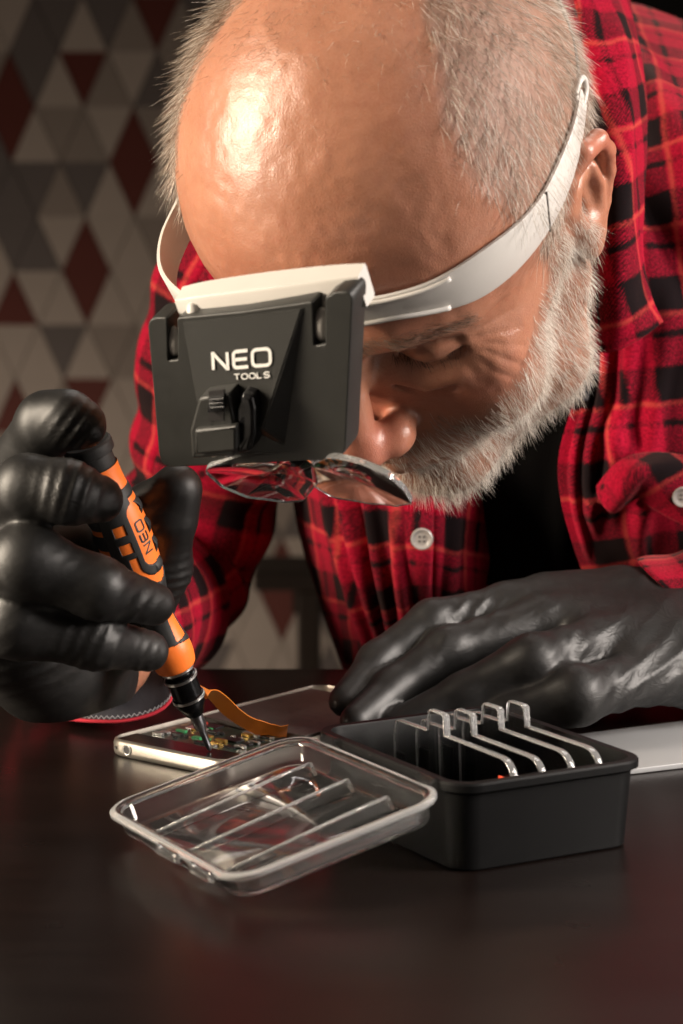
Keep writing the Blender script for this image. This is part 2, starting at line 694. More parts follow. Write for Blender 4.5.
M = dict(
    skin=skin_mat(), hair=hair_mat(), glove=glove_mat(), plaid=plaid_mat(), table=table_mat(),
    white=simple('white_plastic', (0.60, 0.575, 0.54), 0.36, grain=0.12, gscale=1500, var=0.05),
    black=simple('black_plastic', (0.024, 0.024, 0.022), 0.45, grain=0.3, gscale=2200, var=0.15),
    blackgloss=simple('gloss_black_plastic', (0.010, 0.010, 0.011), 0.2, var=0.15, gscale=900),
    casebk=simple('case_black_plastic', (0.005, 0.005, 0.0053), 0.5, 0.0, 0.14, grain=0.15, gscale=1800, var=0.2),
    rubber=simple('black_rubber', (0.012, 0.012, 0.012), 0.55, grain=0.25, gscale=2600, var=0.2),
    orange=simple('orange_plastic', (0.93, 0.20, 0.028), 0.42, grain=0.12, gscale=1800, var=0.06),
    chrome=simple('brushed_chrome', (0.85, 0.84, 0.82), 0.3, 1.0, var=0.1, gscale=900),
    steel=simple('steel_bit', (0.36, 0.36, 0.38), 0.3, 1.0, var=0.15, gscale=900),
    darkmetal=simple('black_anodised_metal', (0.03, 0.03, 0.032), 0.25, 0.9, var=0.1, gscale=900),
    ink=simple('white_ink', (0.86, 0.86, 0.84), 0.5),
    inkdark=simple('dark_ink', (0.02, 0.018, 0.018), 0.5),
    silver=simple('champagne_aluminium', (0.50, 0.46, 0.40), 0.35, 0.75, grain=0.08, gscale=2400, var=0.04),
    clear=clear_mat('clear_acrylic', (0.985, 0.99, 0.985)),
    clearplate=clear_mat('scuffed_acrylic', (0.95, 0.95, 0.95), 0.015, 1.49, 1.0),
    edge=clear_mat('bright_acrylic_edge', (0.97, 0.97, 0.97), 0.12, 1.49, 0.80),
    clearlid=clear_mat('clear_lid_plastic', (0.97, 0.975, 0.98), 0.03, 1.49, 0.99),
    lensrim=clear_mat('lens_rim', (0.98, 0.98, 0.98), 0.05, 1.49, 0.86),
    lidrim=clear_mat('milky_lid_rim', (0.97, 0.975, 0.98), 0.10, 1.49, 0.72),  # whiter, less clear version of the lid plastic for its rim
    tee=simple('black_jersey', (0.0035, 0.003, 0.003), 0.95, 0.0, 0.08, grain=0.3, gscale=1800),
    lining=simple('charcoal_lining', (0.035, 0.035, 0.042), 0.95, grain=0.5, gscale=1600, var=0.3),
    button=simple('grey_pearl_button', (0.30, 0.28, 0.27), 0.25, var=0.2, gscale=600),
    wood=simple('dark_stool_wood', (0.035, 0.022, 0.014), 0.5, var=0.3, gscale=300),
    legwood=simple('stool_leg_wood', (0.045, 0.03, 0.02), 0.5, var=0.3, gscale=300),
    panel=simple('pale_grey_panel', (0.36, 0.365, 0.37), 0.45, grain=0.05, var=0.04, gscale=900),
    lash=simple('dark_lash', (0.008, 0.005, 0.004), 0.6),
)

# ------------------------------------------------------------------ setting: floor, back wall with triangular panels, stool, table
def structure(o):
    o['kind'] = 'structure'
    return o


FLOOR_Z = -0.75
WALL_Y = 3.0
floor_m, nt, b = new_mat('floor_boards')
nf = noise_node(nt, 3, 5)
L(nt, ramp(nt, nf.outputs[0], [(0.3, (0.06, 0.045, 0.035)), (0.7, (0.10, 0.075, 0.055))]).outputs[0], b.inputs['Base Color'])
b.inputs['Roughness'].default_value = 0.55
structure(from_bm('floor', box_bm(6.0, 4.2, 0.1, (0, 1.4, FLOOR_Z - 0.05)), floor_m))
wallm = simple('wall_grout', (0.13, 0.10, 0.085), 0.9)
darkwall = simple('unlit_wall', (0.010, 0.009, 0.0085), 0.9)  # near black stands for the wall lying in darkness beyond the tiles
wall_back = structure(from_bm('wall_back', box_bm(6.0, 0.1, 2.9, (0, WALL_Y + 0.05, FLOOR_Z + 1.45)), darkwall))

TILEC = {
    'red': simple('tile_dark_red', (0.115, 0.020, 0.012), 0.6, var=0.1, gscale=200),
    'light': simple('tile_stone', (0.43, 0.37, 0.32), 0.6, var=0.08, gscale=200),
    'mid': simple('tile_taupe', (0.29, 0.245, 0.21), 0.6, var=0.08, gscale=200),
    'dark': simple('tile_charcoal', (0.14, 0.12, 0.112), 0.6, var=0.08, gscale=200),
}
S_W = (WALL_Y / _F[1]) / FPX        # metres per pixel at the wall, near enough
TB, TH = 0.0600, 0.0665             # base and height of one triangular panel
o00 = P(59, 52, WALL_Y)             # a vertex on an even line
RED = {(0, 0, 'd'), (1, 1, 'u'), (2, 1, 'd'), (3, 0, 'u'), (4, 0, 'd'), (6, 0, 'd'), (1, -2, 'd'), (4, -2, 'u'), (6, -2, 'u'), (-1, 1, 'd'), (0, 2, 'u'), (0, -2, 'u'),
       (10, 4, 'd'), (9, 4, 'u'), (11, 2, 'u'), (5, 5, 'd'), (3, 4, 'd')}
FIX = {(-1, -1, 'd'): 'dark', (-1, 0, 'd'): 'dark', (0, -1, 'd'): 'dark', (1, 1, 'd'): 'mid', (2, -1, 'd'): 'dark', (2, -2, 'u'): 'dark', (2, 0, 'd'): 'dark', (3, -1, 'u'): 'dark', (3, -1, 'd'): 'light',
       (1, 0, 'u'): 'mid', (0, 0, 'u'): 'mid', (1, 0, 'd'): 'light', (2, 0, 'u'): 'light', (3, 1, 'd'): 'mid', (3, 0, 'd'): 'light', (2, -1, 'u'): 'mid', (2, 1, 'u'): 'light', (3, 1, 'u'): 'light',
       (4, -1, 'd'): 'light', (4, -1, 'u'): 'light', (4, 0, 'u'): 'light', (4, 1, 'd'): 'light', (5, 0, 'd'): 'mid', (5, -1, 'd'): 'dark', (5, 0, 'u'): 'light', (5, -1, 'u'): 'light', (5, 1, 'u'): 'mid',
       (6, 0, 'u'): 'light', (6, -1, 'u'): 'mid', (6, -1, 'd'): 'light', (0, 1, 'd'): 'light', (0, -1, 'u'): 'light', (1, -1, 'u'): 'light', (1, -1, 'd'): 'mid', (10, 3, 'd'): 'light', (11, 3, 'd'): 'light',
       (11, 4, 'u'): 'light', (10, 4, 'u'): 'light', (10, 3, 'u'): 'light', (9, 4, 'd'): 'light', (9, 5, 'd'): 'light', (9, 5, 'u'): 'mid', (8, 5, 'u'): 'light', (11, 3, 'u'): 'light', (11, 4, 'd'): 'light'}
rw = random.Random(3)


def tri_shape(kind):
    g = 0.00025
    w, h, t = TB - g * 2.4, TH - g * 2, 0.006
    if kind == 'u':
        p = [(-w / 2, -h / 2), (w / 2, -h / 2), (0, h / 2)]
    else:
        p = [(-w / 2, h / 2), (0, -h / 2), (w / 2, h / 2)]
    bm = bmesh.new()
    q = 0.985
    back = [bm.verts.new((x, 0, z)) for x, z in p]
    front = [bm.verts.new((x * q, -t, z * q + (-h * 0.01 if kind == 'u' else h * 0.01))) for x, z in p]
    bm.faces.new(front)
    for i in range(3):
        j = (i + 1) % 3
        bm.faces.new((back[i], back[j], front[j], front[i]))
    bmesh.ops.recalc_face_normals(bm, faces=bm.faces[:])
    return bm


TRI = {}
for kd in 'ud':
    for cn, cm in TILEC.items():
        me = bpy.data.meshes.new('tile_' + cn)
        bb = tri_shape(kd)
        bb.to_mesh(me)
        bb.free()
        me.materials.append(cm)
        TRI[kd, cn] = me
for row in range(-2, 14):
    for j in range(-3, 8):
        for kd in 'ud':
            key = (row, j, kd)
            if key in RED:
                cn = 'red'
            elif key in FIX:
                cn = FIX[key]
            else:
                cn = rw.choice(['light', 'light', 'light', 'mid', 'mid', 'dark'])
            # line `row` is the top of this strip; even lines carry vertices at o00 + j*TB, odd lines half a base further
            top_off = 0.0 if row % 2 == 0 else 0.5
            bot_off = 0.5 - top_off
            if kd == 'd':
                cx = o00[0] + (j + top_off + 0.5) * TB
            else:
                cx = o00[0] + (j + bot_off + 0.5) * TB
            cz = o00[2] - (row + 0.5) * TH
            o = bpy.data.objects.new('tile', TRI[kd, cn])
            link(o, wall_back)
            o.location = (cx, WALL_Y - 0.0002, cz)

# narrow bench
sx, sy = P(398, 575, 2.5)[0], 2.5
bench, SINV = empty('bench', (sx, sy, FLOOR_Z))
tag(bench, 'narrow dark wooden bench by the patterned wall behind the man', 'bench')
sz = P(300, 564, 2.5)[2]
from_bm('seat', box_bm(0.30, 0.11, 0.020, (sx, sy, sz - 0.010), 0.004, 3), M['wood'], bench, False, SINV)
from_bm('apron', box_bm(0.22, 0.012, 0.026, (sx, sy - 0.035, sz - 0.033), 0.001), M['wood'], bench, False, SINV)
for dx in (-0.093, 0.093):
    for dy in (-0.034, 0.034):
        lm_ = box_bm(0.024, 0.024, sz - 0.020 - FLOOR_Z, (sx + dx, sy + dy, (sz - 0.020 + FLOOR_Z) / 2), 0.003)
        from_bm('leg', lm_, M['legwood'], bench, False, SINV)
from_bm('stretcher', box_bm(0.165, 0.014, 0.022, (sx, sy + 0.034, FLOOR_Z + 0.30), 0.002), M['legwood'], bench, False, SINV)

# table
TY0, TY1 = 0.42, 1.257
table, TINV = empty('table', (0.05, (TY0 + TY1) / 2, FLOOR_Z))
tag(table, 'dark brown lacquered table carrying the phone, lens case and hands', 'table')
from_bm('tabletop', box_bm(2.0, TY1 - TY0, 0.036, (0.05, (TY0 + TY1) / 2, -0.018), 0.003, 3), M['table'], table, False, TINV)
for ix in (-0.88, 0.98):
    for iy in (TY0 + 0.06, TY1 - 0.06):
        from_bm('leg', box_bm(0.06, 0.06, 0.714, (ix, iy, FLOOR_Z + 0.357), 0.003), M['table'], table, False, TINV)

# ------------------------------------------------------------------ the man: one root for body, hair, clothes and gloves
HC = np.array([0.036034, 1.06016, 0.246205])
HS = 0.000983
HF = unit((-0.31659614, -0.54479966, -0.77650513))
HL = unit((0.89286392, -0.44753733, -0.05004357))
HU = np.cross(HL, -HF)
HM = np.stack([HL, -HF, HU])        # rows: head x (his left), y (back), z (up)


def h2w(p):
    return HC + HS * (np.asarray(p, float) @ HM)


def w2h(p):
    return ((np.asarray(p, float) - HC) @ HM.T) / HS


def H(l, f, u):
    return (l, -f, u)


person, PINV = empty('person', (0.12, 1.5, -0.75))
tag(person, 'balding grey-bearded man in a red plaid shirt bending over the dark table', 'person')


def build_head_field():
    f = Field((-104, -136, -132), (104, 118, 150), 1.3)
    # skull
    f.ell(H(0, -2, 44), (75, 95, 86))
    f.ell(H(0, 38, 54), (75, 59, 58), 26)
    f.ell(H(0, 8, 66), (79, 80, 71), 20)
    f.ell(H(0, -42, 24), (61, 50, 54), 26)
    # neck towards the nape of the bent body
    f.chain([H(-4, -24, -34), H(-22, -72, -92)], [50, 36], 22)
    # face block, cheeks, jaw
    f.ell(H(0, 44, -18), (60, 50, 66), 22)
    for s in (-1, 1):
        f.seg(H(s * 58, 20, 2), H(s * 46, 62, -8), 15, 19, 16)
        f.ell(H(s * 42, 62, -34), (22, 24, 26), 16)
        f.seg(H(s * 54, 4, -40), H(s * 45, 27, -76), 15, 15, 20)
        f.seg(H(s * 46, 26, -76), H(s * 10, 70, -92), 15, 15, 18)
    f.ell(H(0, 70, -88), (22, 20, 18), 16)
    # muzzle
    f.ell(H(0, 74, -52), (34, 24, 26), 14)
    # sockets, then brow
    for s in (-1, 1):
        f.ell(H(s * 31, 98, 13), (19, 17, 11.5), 12, cut=True)
        f.chain([H(s * 9, 90, 31), H(s * 28, 89, 35), H(s * 49, 71, 31)], [8, 8.5, 7.5], 11)
        # closed, downcast lids over the eyeball
        f.ell(H(s * 31, 74, 12), (14.5, 14, 13), 5)
        f.chain([H(s * 17, 81.5, 9), H(s * 24, 87, 6), H(s * 32, 88.0, 4.6), H(s * 40, 85, 5.6), H(s * 47, 78, 8.5)], [1.3, 1.7, 1.9, 1.8, 1.3], 1.6, cut=True)
        f.chain([H(s * 19, 85, 20), H(s * 30, 89, 20.5), H(s * 41, 84, 18), H(s * 46.5, 79.5, 15)], [1.1, 1.3, 1.2, 0.7], 3.5, cut=True)
        # bag under the eye
        f.chain([H(s * 17, 85, -2), H(s * 28, 86.5, -7), H(s * 41, 81, -5)], [4, 5, 4.5], 7)
        f.chain([H(s * 15, 90, -6), H(s * 26, 91.5, -12), H(s * 40, 87, -11)], [1.1, 1.4, 1.2], 4, cut=True)
    # nose
    f.chain([H(0, 91, 26), H(0, 100, 8), H(0, 111, -12), H(0, 114, -22)], [7.5, 7.5, 9, 10.5], 9)
    f.ell(H(0, 113, -24), (11, 10.5, 9.5), 6)
    for s in (-1, 1):
        f.ell(H(s * 12.5, 103, -27), (8.2, 11.5, 8.6), 5)
        f.ell(H(s * 6.5, 107, -36), (4.0, 6.5, 5), 2.5, cut=True)
        f.chain([H(s * 20.5, 96, -21), H(s * 22, 96, -29)], [1.4, 1.6], 4, cut=True)
        # nasolabial fold
        f.chain([H(s * 23, 98, -25), H(s * 31, 93, -38), H(s * 37, 86, -54)], [1.4, 2.0, 1.4], 6, cut=True)
    # lips
    f.chain([H(-23, 88, -57), H(-8, 98, -52), H(8, 98, -52), H(23, 88, -57)], [3.5, 5, 5, 3.5], 5)
    f.chain([H(-21, 87, -61), H(0, 96, -62.5), H(21, 87, -61)], [3.5, 5.5, 3.5], 5)
    f.chain([H(-26, 88, -57.5), H(-8, 101, -57), H(8, 101, -57), H(26, 88, -57.5)], [1.0, 1.5, 1.5, 1.0], 2.5, cut=True)
    # ears
    for s in (-1, 1):
        X = lambda l, ff, u: H(s * (l - 2.5), ff + 2.0, u)
        f.ell(X(73, -6, 4), (8, 15, 27), 9)
        f.ell(X(77, -9, 8), (6.5, 16, 25), 6)
        f.chain([X(75, 6, 2), X(76, 8, 16), X(80, 3, 28), X(85, -8, 35), X(87, -19, 30), X(86, -24, 17), X(83, -23, 4), X(79, -17, -10), X(74.5, -9, -21)],
                [4, 4.2, 4.4, 4.6, 4.4, 4.0, 3.8, 4.0, 5], 2.5, ki=2)
        f.ell(X(74, -7, -23), (5.2, 8.5, 11), 5)
        f.chain([X(83, -1, 25), X(85, -13, 22), X(83.5, -15, 6)], [3.2, 3.4, 3.0], 4, cut=True)
        f.ell(X(85, -5, 5), (7, 9, 12), 5, cut=True)
        f.ell(X(78, -2, 3), (8, 4.5, 6), 3, cut=True)
        f.chain([X(82.5, -14.5, 17), X(82, -15, 4), X(79, -11, -9), X(77.5, -4, -12)], [2.4, 2.6, 2.6, 2.4], 3)
        f.ell(X(77, 4, 1), (4.5, 4, 6), 4)
    return f


_hf = build_head_field()
hv, hq = _hf.mesh()
hv = relax(hv, hq, 1, 0.4)
hn = vnormals(hv, hq)
# creases: distance in the side view (f, u), left and right alike
_f, _u, _l = -hv[:, 1], hv[:, 2], np.abs(hv[:, 0])
gd = np.zeros(len(hv))


def groove(poly, depth, w, lmin=30):
    global gd
    best = np.full(len(hv), 1e3)
    jit = 0.8 * noise3(hv, 0.2, 4)
    for (a0, b0), (a1, b1) in zip(poly[:-1], poly[1:]):
        da, db = a1 - a0, b1 - b0
        t = np.clip(((_f - a0) * da + (_u - b0) * db) / (da * da + db * db), 0, 1)
        best = np.minimum(best, np.hypot(_f - a0 - t * da, _u - b0 - t * db))
    gd -= depth * np.exp(-((best + 0 * jit) / w) ** 2) * (_l > lmin)


for pl_, dp in (([(77, 16), (69, 14.5), (60, 11)], 0.9), ([(76, 12), (69, 7.5), (62, 2)], 1.1), ([(75.5, 8), (71, 1), (65, -7)], 1.0), ([(77, 4.5), (75, -4), (70.5, -14)], 0.9),
                ([(80, 2.5), (80, -6), (76, -17)], 0.8), ([(83, 2), (84, -8), (82, -18)], 0.6), ([(77, 19), (69, 22), (60, 20)], 0.6)):
    groove(pl_, dp * 0.42, 1.15)
for u0 in (74, 88, 101):
    gd -= 0.10 * np.exp(-((_u - u0 + 0.012 * (_l - 20) ** 2 * 0.15 + 2 * noise3(hv, 0.03, 9)) / 2.2) ** 2) * (_f > 40)
hv = hv + hn * gd[:, None]
# very fine unevenness of living skin
hv = hv + hn * (0.35 * noise3(hv, 0.09, 1) + 0.18 * noise3(hv, 0.25, 2))[:, None]
HEADW = h2w(hv)

# the hidden rest of the body: trunk and arms inside the clothes, one mesh with the head
tf_ = Field((-160, 960, -700), (560, 1760, 330), 12.0)
tf_.ell((190, 1400, 110), (150, 95, 170), 0)
tf_.chain([(140, 1325, 205), (190, 1420, 110), (210, 1520, -120), (215, 1530, -250)], [62, 115, 115, 125], 40, False, 40)
tf_.chain([tuple(P(300, 150, 1.36) * 1000), tuple(P(222, 420, 1.33) * 1000), tuple(P(185, 560, 1.33) * 1000), tuple(P(118, 630, 1.20) * 1000), tuple(P(98, 664, 1.088) * 1000)], [34, 28, 28, 26, 24.5], 30, False, 20)
tf_.chain([(330, 1350, 190), tuple(P(1060, 460, 1.34) * 1000), tuple(P(980, 565, 1.25) * 1000), tuple(P(740, 628, 1.165) * 1000)], [60, 48, 40, 24], 30, False, 20)
for s in (-1, 1):
    tf_.chain([(215 + s * 70, 1530, -260), (215 + s * 90, 1420, -330), (215 + s * 95, 1420, -690)], [80, 62, 45], 30, False, 20)
bv_, bq_ = tf_.mesh()
bv_ = relax(bv_, bq_, 2, 0.5) / 1000
body = mesh_np('body', np.concatenate([HEADW, bv_]), np.concatenate([hq, bq_ + len(HEADW)]), M['skin'], person, True, PINV)

# ------------------------------------------------------------------ things on the table
def lettering(name, strokes, width, depth, xf, mat, parent, inv=None, closed=()):
    """flat letters: each stroke is a polyline of (x, y); xf maps (x, y, h) to 3D"""
    V, Fs = [], []
    for k, st in enumerate(strokes):
        p = np.asarray(st, float)
        loop = k in closed
        n = len(p)
        left, right = [], []
        for i in range(n):
            a = p[(i - 1) % n] if (loop or i > 0) else None
            c = p[(i + 1) % n] if (loop or i < n - 1) else None
            d1 = unit(p[i] - a) if a is not None else None
            d2 = unit(c - p[i]) if c is not None else None
            if d1 is None:
                nn = np.array([-d2[1], d2[0]])
            elif d2 is None:
                nn = np.array([-d1[1], d1[0]])
            else:
                n1, n2 = np.array([-d1[1], d1[0]]), np.array([-d2[1], d2[0]])
                nn = n1 + n2
                nn = nn / max(0.25, (nn @ nn) / 2)
            left.append(p[i] + nn * width / 2)
            right.append(p[i] - nn * width / 2)
        o = len(V)
        for hh in (0.0, depth):
            for i in range(n):
                V.append(xf(left[i][0], left[i][1], hh))
                V.append(xf(right[i][0], right[i][1], hh))
        m = n if loop else n - 1
        for i in range(m):
            j = (i + 1) % n
            a, b2, c, d = o + 2 * i, o + 2 * i + 1, o + 2 * j + 1, o + 2 * j
            t = 2 * n
            Fs += [(a + t, b2 + t, c + t, d + t), (a, d, c, b2), (a, a + t, d + t, d), (b2, c, c + t, b2 + t)]
        if not loop:
            t = 2 * n
            Fs += [(o, o + 1, o + 1 + t, o + t), (o + 2 * n - 2, o + 2 * n - 2 + t, o + 2 * n - 1 + t, o + 2 * n - 1)]
    return mesh_from(name, V, Fs, mat, parent, False, inv)


def rr(x0, y0, x1, y1, r, n=4, corners='abcd'):
    pts = []
    for c, cx, cy, a0 in (('a', x1 - r, y1 - r, 0), ('b', x0 + r, y1 - r, 90), ('c', x0 + r, y0 + r, 180), ('d', x1 - r, y0 + r, 270)):
        for i in range(n + 1):
            a = math.radians(a0 + 90 * i / n)
            pts.append((cx + r * math.cos(a), cy + r * math.sin(a)))
    return pts


def word_neo():
    """wide rounded NEO, cap height 1"""
    s, cl = [], []
    s.append([(0.0, 0.0), (0.0, 1.0), (0.06, 1.0), (0.94, 0.0), (1.0, 0.0), (1.0, 1.0)])
    e0 = 1.42
    arc = [(e0 + 0.22 - 0.22 * math.sin(a), 0.78 + 0.22 * math.cos(a)) for a in np.linspace(0, math.pi / 2, 5)]
    arc2 = [(e0 + 0.22 - 0.22 * math.cos(a), 0.22 - 0.22 * math.sin(a)) for a in np.linspace(0, math.pi / 2, 5)]
    s.append([(e0 + 0.98, 1.0)] + arc + arc2 + [(e0 + 0.98, 0.0)])
    s.append([(e0, 0.5), (e0 + 0.92, 0.5)])
    cl.append(len(s))
    s.append(rr(2.72, 0.0, 3.92, 1.0, 0.26))
    return s, cl


def stadium_extrude(outline, axis_map, t0, t1, name, mat, parent, bev=0.0, smooth=True, inv=None):
    """prism over a 2D outline with rounded edges; axis_map(a, b, t) -> 3D"""
    p = np.asarray(outline, float)
    c = p.mean(0)
    d = np.roll(p, -1, 0) - np.roll(p, 1, 0)
    nrm = np.stack([d[:, 1], -d[:, 0]], -1)
    nrm /= np.linalg.norm(nrm, axis=1)[:, None] + 1e-12
    area2 = np.sum(p[:, 0] * np.roll(p[:, 1], -1) - np.roll(p[:, 0], -1) * p[:, 1])
    if area2 < 0:
        nrm = -nrm
    rings = []
    if bev > 0:
        ks = [(1 - math.sin(a), 1 - math.cos(a)) for a in np.linspace(0, math.pi / 2, 4)]   # inset, lift
        for ins, lift in ks:
            rings.append((p - nrm * bev * ins, t0 + bev * (1 - lift) if False else t0 + bev * (1 - math.cos(math.asin(1 - ins)))))
        for ins, lift in ks[::-1]:
            rings.append((p - nrm * bev * ins, t1 - bev * (1 - math.cos(math.asin(1 - ins)))))
    else:
        rings = [(p, t0), (p, t1)]
    R3 = [np.array([axis_map(a, b, t) for a, b in q]) for q, t in rings]
    v, f = loft(R3, True, True, True)
    me = bpy.data.meshes.new(name)
    me.from_pydata(v.tolist(), [], f)
    bm = bmesh.new()
    bm.from_mesh(me)
    bmesh.ops.recalc_face_normals(bm, faces=bm.faces[:])
    bm.to_mesh(me)
    bm.free()
    o = finish(name, me, mat, parent, smooth, inv)
    if smooth:
        auto_smooth(o, 40)
        for pg in o.data.polygons:
            if len(pg.vertices) > 4:
                pg.use_smooth = False
    return o


# ---- smartphone being repaired
PA = math.radians(-39.2)
phone, _ = empty('smartphone', PZ(106, 754, 0.0), Matrix.Rotation(PA, 3, 'Z'))
tag(phone, 'opened champagne smartphone with bare circuits and an orange ribbon cable', 'phone')
PW, PL, PT = 0.0735, 0.150, 0.0078
outl = rounded_rect(PW, PL, 0.0085, 6) + np.array([PW / 2, PL / 2])
inn = rounded_rect(PW - 0.0032, PL - 0.0032, 0.0070, 6) + np.array([PW / 2, PL / 2])


def ring3(o2, z):
    return np.column_stack([o2, np.full(len(o2), z)])


def inset(o2, k):
    c = np.array([PW / 2, PL / 2])
    s = np.array([(PW - 2 * k) / PW, (PL - 2 * k) / PL])
    return (o2 - c) * s + c


v, fc = loft([ring3(inset(outl, 0.0012), 0.0), ring3(inset(outl, 0.0003), 0.0008), ring3(outl, 0.0025), ring3(outl, PT - 0.002), ring3(inset(outl, 0.0004), PT - 0.0006),
              ring3(inset(outl, 0.0012), PT), ring3(inn, PT - 0.0004), ring3(inn, PT - 0.0028)], True, True, True)
auto_smooth(mesh_from('frame', v, fc, M['silver'], phone), 50)
boardm, nt, b = new_mat('circuit_board')
vo = N(nt, 'ShaderNodeTexVoronoi')
vo.inputs['Scale'].default_value = 420
tcx = N(nt, 'ShaderNodeTexCoord')
L(nt, tcx.outputs['Object'], vo.inputs['Vector'])
L(nt, ramp(nt, vo.outputs['Color'], [(0.2, (0.004, 0.010, 0.007)), (0.55, (0.010, 0.03, 0.018)), (0.8, (0.03, 0.012, 0.010)), (0.95, (0.25, 0.2, 0.09))]).outputs[0], b.inputs['Base Color'])
b.inputs['Roughness'].default_value = 0.3
from_bm('circuit_board', box_bm(PW - 0.006, 0.036, 0.0012, (PW / 2, 0.036, PT - 0.0020), 0.0002), boardm, phone)
filmm = simple('black_film', (0.008, 0.008, 0.008), 0.22)
from_bm('speaker_cover', box_bm(PW - 0.006, 0.0145, 0.0020, (PW / 2, 0.0098, PT - 0.0016), 0.0006), filmm, phone)
batm = simple('battery_wrap', (0.05, 0.039, 0.034), 0.5, grain=0.1, gscale=1200, var=0.15)
rc0 = random.Random(5)
bat = from_bm('battery', box_bm(PW - 0.010, 0.080, 0.0030, (PW / 2, 0.098, PT - 0.0013), 0.0006), batm, phone)
# rows of worn, unreadable print on the battery wrap
pv, pf = [], []
for row_ in range(9):
    xx = 0.012
    while xx < PW - 0.014:
        w_ = rc0.uniform(0.0008, 0.0042)
        if rc0.random() < 0.72:
            h_ = rc0.choice([0.0007, 0.0011, 0.0018])
            y_ = 0.066 + 0.0078 * row_ + rc0.uniform(-0.0006, 0.0006)
            o_ = len(pv)
            pv += [(xx, y_, PT + 0.00026), (xx + w_, y_, PT + 0.00026), (xx + w_, y_ + h_, PT + 0.00026), (xx, y_ + h_, PT + 0.00026)]
            pf.append((o_, o_ + 1, o_ + 2, o_ + 3))
        xx += w_ + rc0.uniform(0.0005, 0.004)
mesh_from('print', pv, pf, M['inkdark'], bat, False)
comp_m = [simple('shield_can', (0.55, 0.54, 0.52), 0.3, 0.9), simple('chip_black', (0.01, 0.01, 0.011), 0.35), simple('part_red', (0.35, 0.03, 0.02), 0.4),
          simple('part_gold', (0.65, 0.42, 0.12), 0.3, 0.9), simple('part_green', (0.03, 0.22, 0.08), 0.4)]
rc = random.Random(11)
placed = []
for k in range(90):
    w, d = rc.choice([(0.008, 0.006), (0.005, 0.003), (0.003, 0.0016), (0.0022, 0.0012), (0.006, 0.002)])
    cx, cy = rc.uniform(0.008, PW - 0.008), rc.uniform(0.021, 0.052)
    if any(abs(cx - a) < (w + c) / 2 + 0.0004 and abs(cy - bb) < (d + e) / 2 + 0.0004 for a, bb, c, e in placed):
        continue
    placed.append((cx, cy, w, d))
    hh = rc.uniform(0.0006, 0.0016)
    from_bm('component', box_bm(w, d, hh, (cx, cy, PT - 0.0014 + hh / 2), 0.0002, 1), rc.choice(comp_m + comp_m[:2] * 3 + comp_m[3:4]), phone)
# ports on the short edge
jack, fcj = lathe([(0.0020, 0), (0.0020, 0.0004)], 20)
for nm, px, r, mm in (('headphone_jack', 0.0135, 0.0019, M['inkdark']), ('microphone_hole', 0.0062, 0.0006, M['inkdark'])):
    v, fc = lathe([(r, 0), (r, 0.0005)], 20)
    v = np.stack([v[:, 0], -v[:, 2] + 0.0002, v[:, 1]], -1) + np.array([px, 0, PT / 2])
    mesh_from(nm, v, fc, mm, phone, False)
    if nm == 'headphone_jack':
        v, fc = loft([np.stack([px + (r + e) * np.cos(np.linspace(0, 6.2832, 24, endpoint=False)), np.full(24, y), PT / 2 + (r + e) * np.sin(np.linspace(0, 6.2832, 24, endpoint=False))], -1)
                      for e, y in ((0.0, 0.0), (0.0, -0.0006), (0.0006, -0.0005), (0.0006, 0.0))])
        mesh_from('jack_ring', v, fc, M['chrome'], phone)
# orange ribbon cable arching out of the phone
pm = phone.matrix_world.inverted()
rib_px = [(287, 733, 0.0085), (270, 731, 0.0095), (250, 724, 0.013), (233, 713, 0.019), (220, 700, 0.026), (211, 692, 0.031), (204, 690, 0.033), (199, 694, 0.031)]
rib = catmull([PZ(a, b2, z) for a, b2, z in rib_px], 40)
rib = np.array([list(pm @ Vector(p)) for p in rib])
t, nn, bb = frames_along(rib, (0, 0, 1))
acr = np.array([0.82, 0.57, 0.0])
rings = []
for i in range(len(rib)):
    w = 0.0042 if i > 6 else 0.0042 + 0.0005 * (6 - i)
    side = unit(acr - t[i] * (acr @ t[i]))
    up = np.cross(t[i], side)
    rings.append(np.array([rib[i] + side * w * sx_ + up * 0.00015 * sz_ for sx_, sz_ in ((-1, -1), (1, -1), (1, 1), (-1, 1))]))
ribm = simple('polyimide_orange', (0.80, 0.23, 0.03), 0.32, var=0.2, gscale=900)
v, fc = loft(rings, True, True, True)
rib_o = auto_smooth(mesh_from('ribbon_cable', v, fc, ribm, phone), 40)
tv, tf = [], []
for i in range(12, 30, 2):
    side = unit(acr - t[i] * (acr @ t[i]))
    up = np.cross(t[i], side)
    for k in range(3):
        c = rib[i] + side * 0.0015 * (k - 1) + up * (0.00022 if up[2] > 0 else -0.00022)
        e1, e2 = side * 0.0005, t[i] * 0.0006
        o = len(tv)
        tv += [c - e1 * 1.3 - e2, c + e1 * 1.3 - e2, c + e1 * 1.3 + e2, c - e1 * 1.3 + e2]
        tf.append((o, o + 1, o + 2, o + 3))
mesh_from('print', tv, tf, M['ink'], rib_o, False)

# ---- lens case with its hinged lid
E1 = math.radians(29.5)
BH = 0.0350
CF = PZ(456, 787.5, BH)
case, _ = empty('lens_case', (CF[0], CF[1], 0.0), Matrix.Rotation(E1, 3, 'Z'))
tag(case, 'small black plastic case with its clear hinged lid laid open on the table', 'case')
BW, BD = 0.0895, 0.1125
cc = np.array([BW / 2, BD / 2])


def crect(k, r, z):
    q = rounded_rect(BW - 2 * k, BD - 2 * k, r, 6) + cc
    return ring3(q, z)


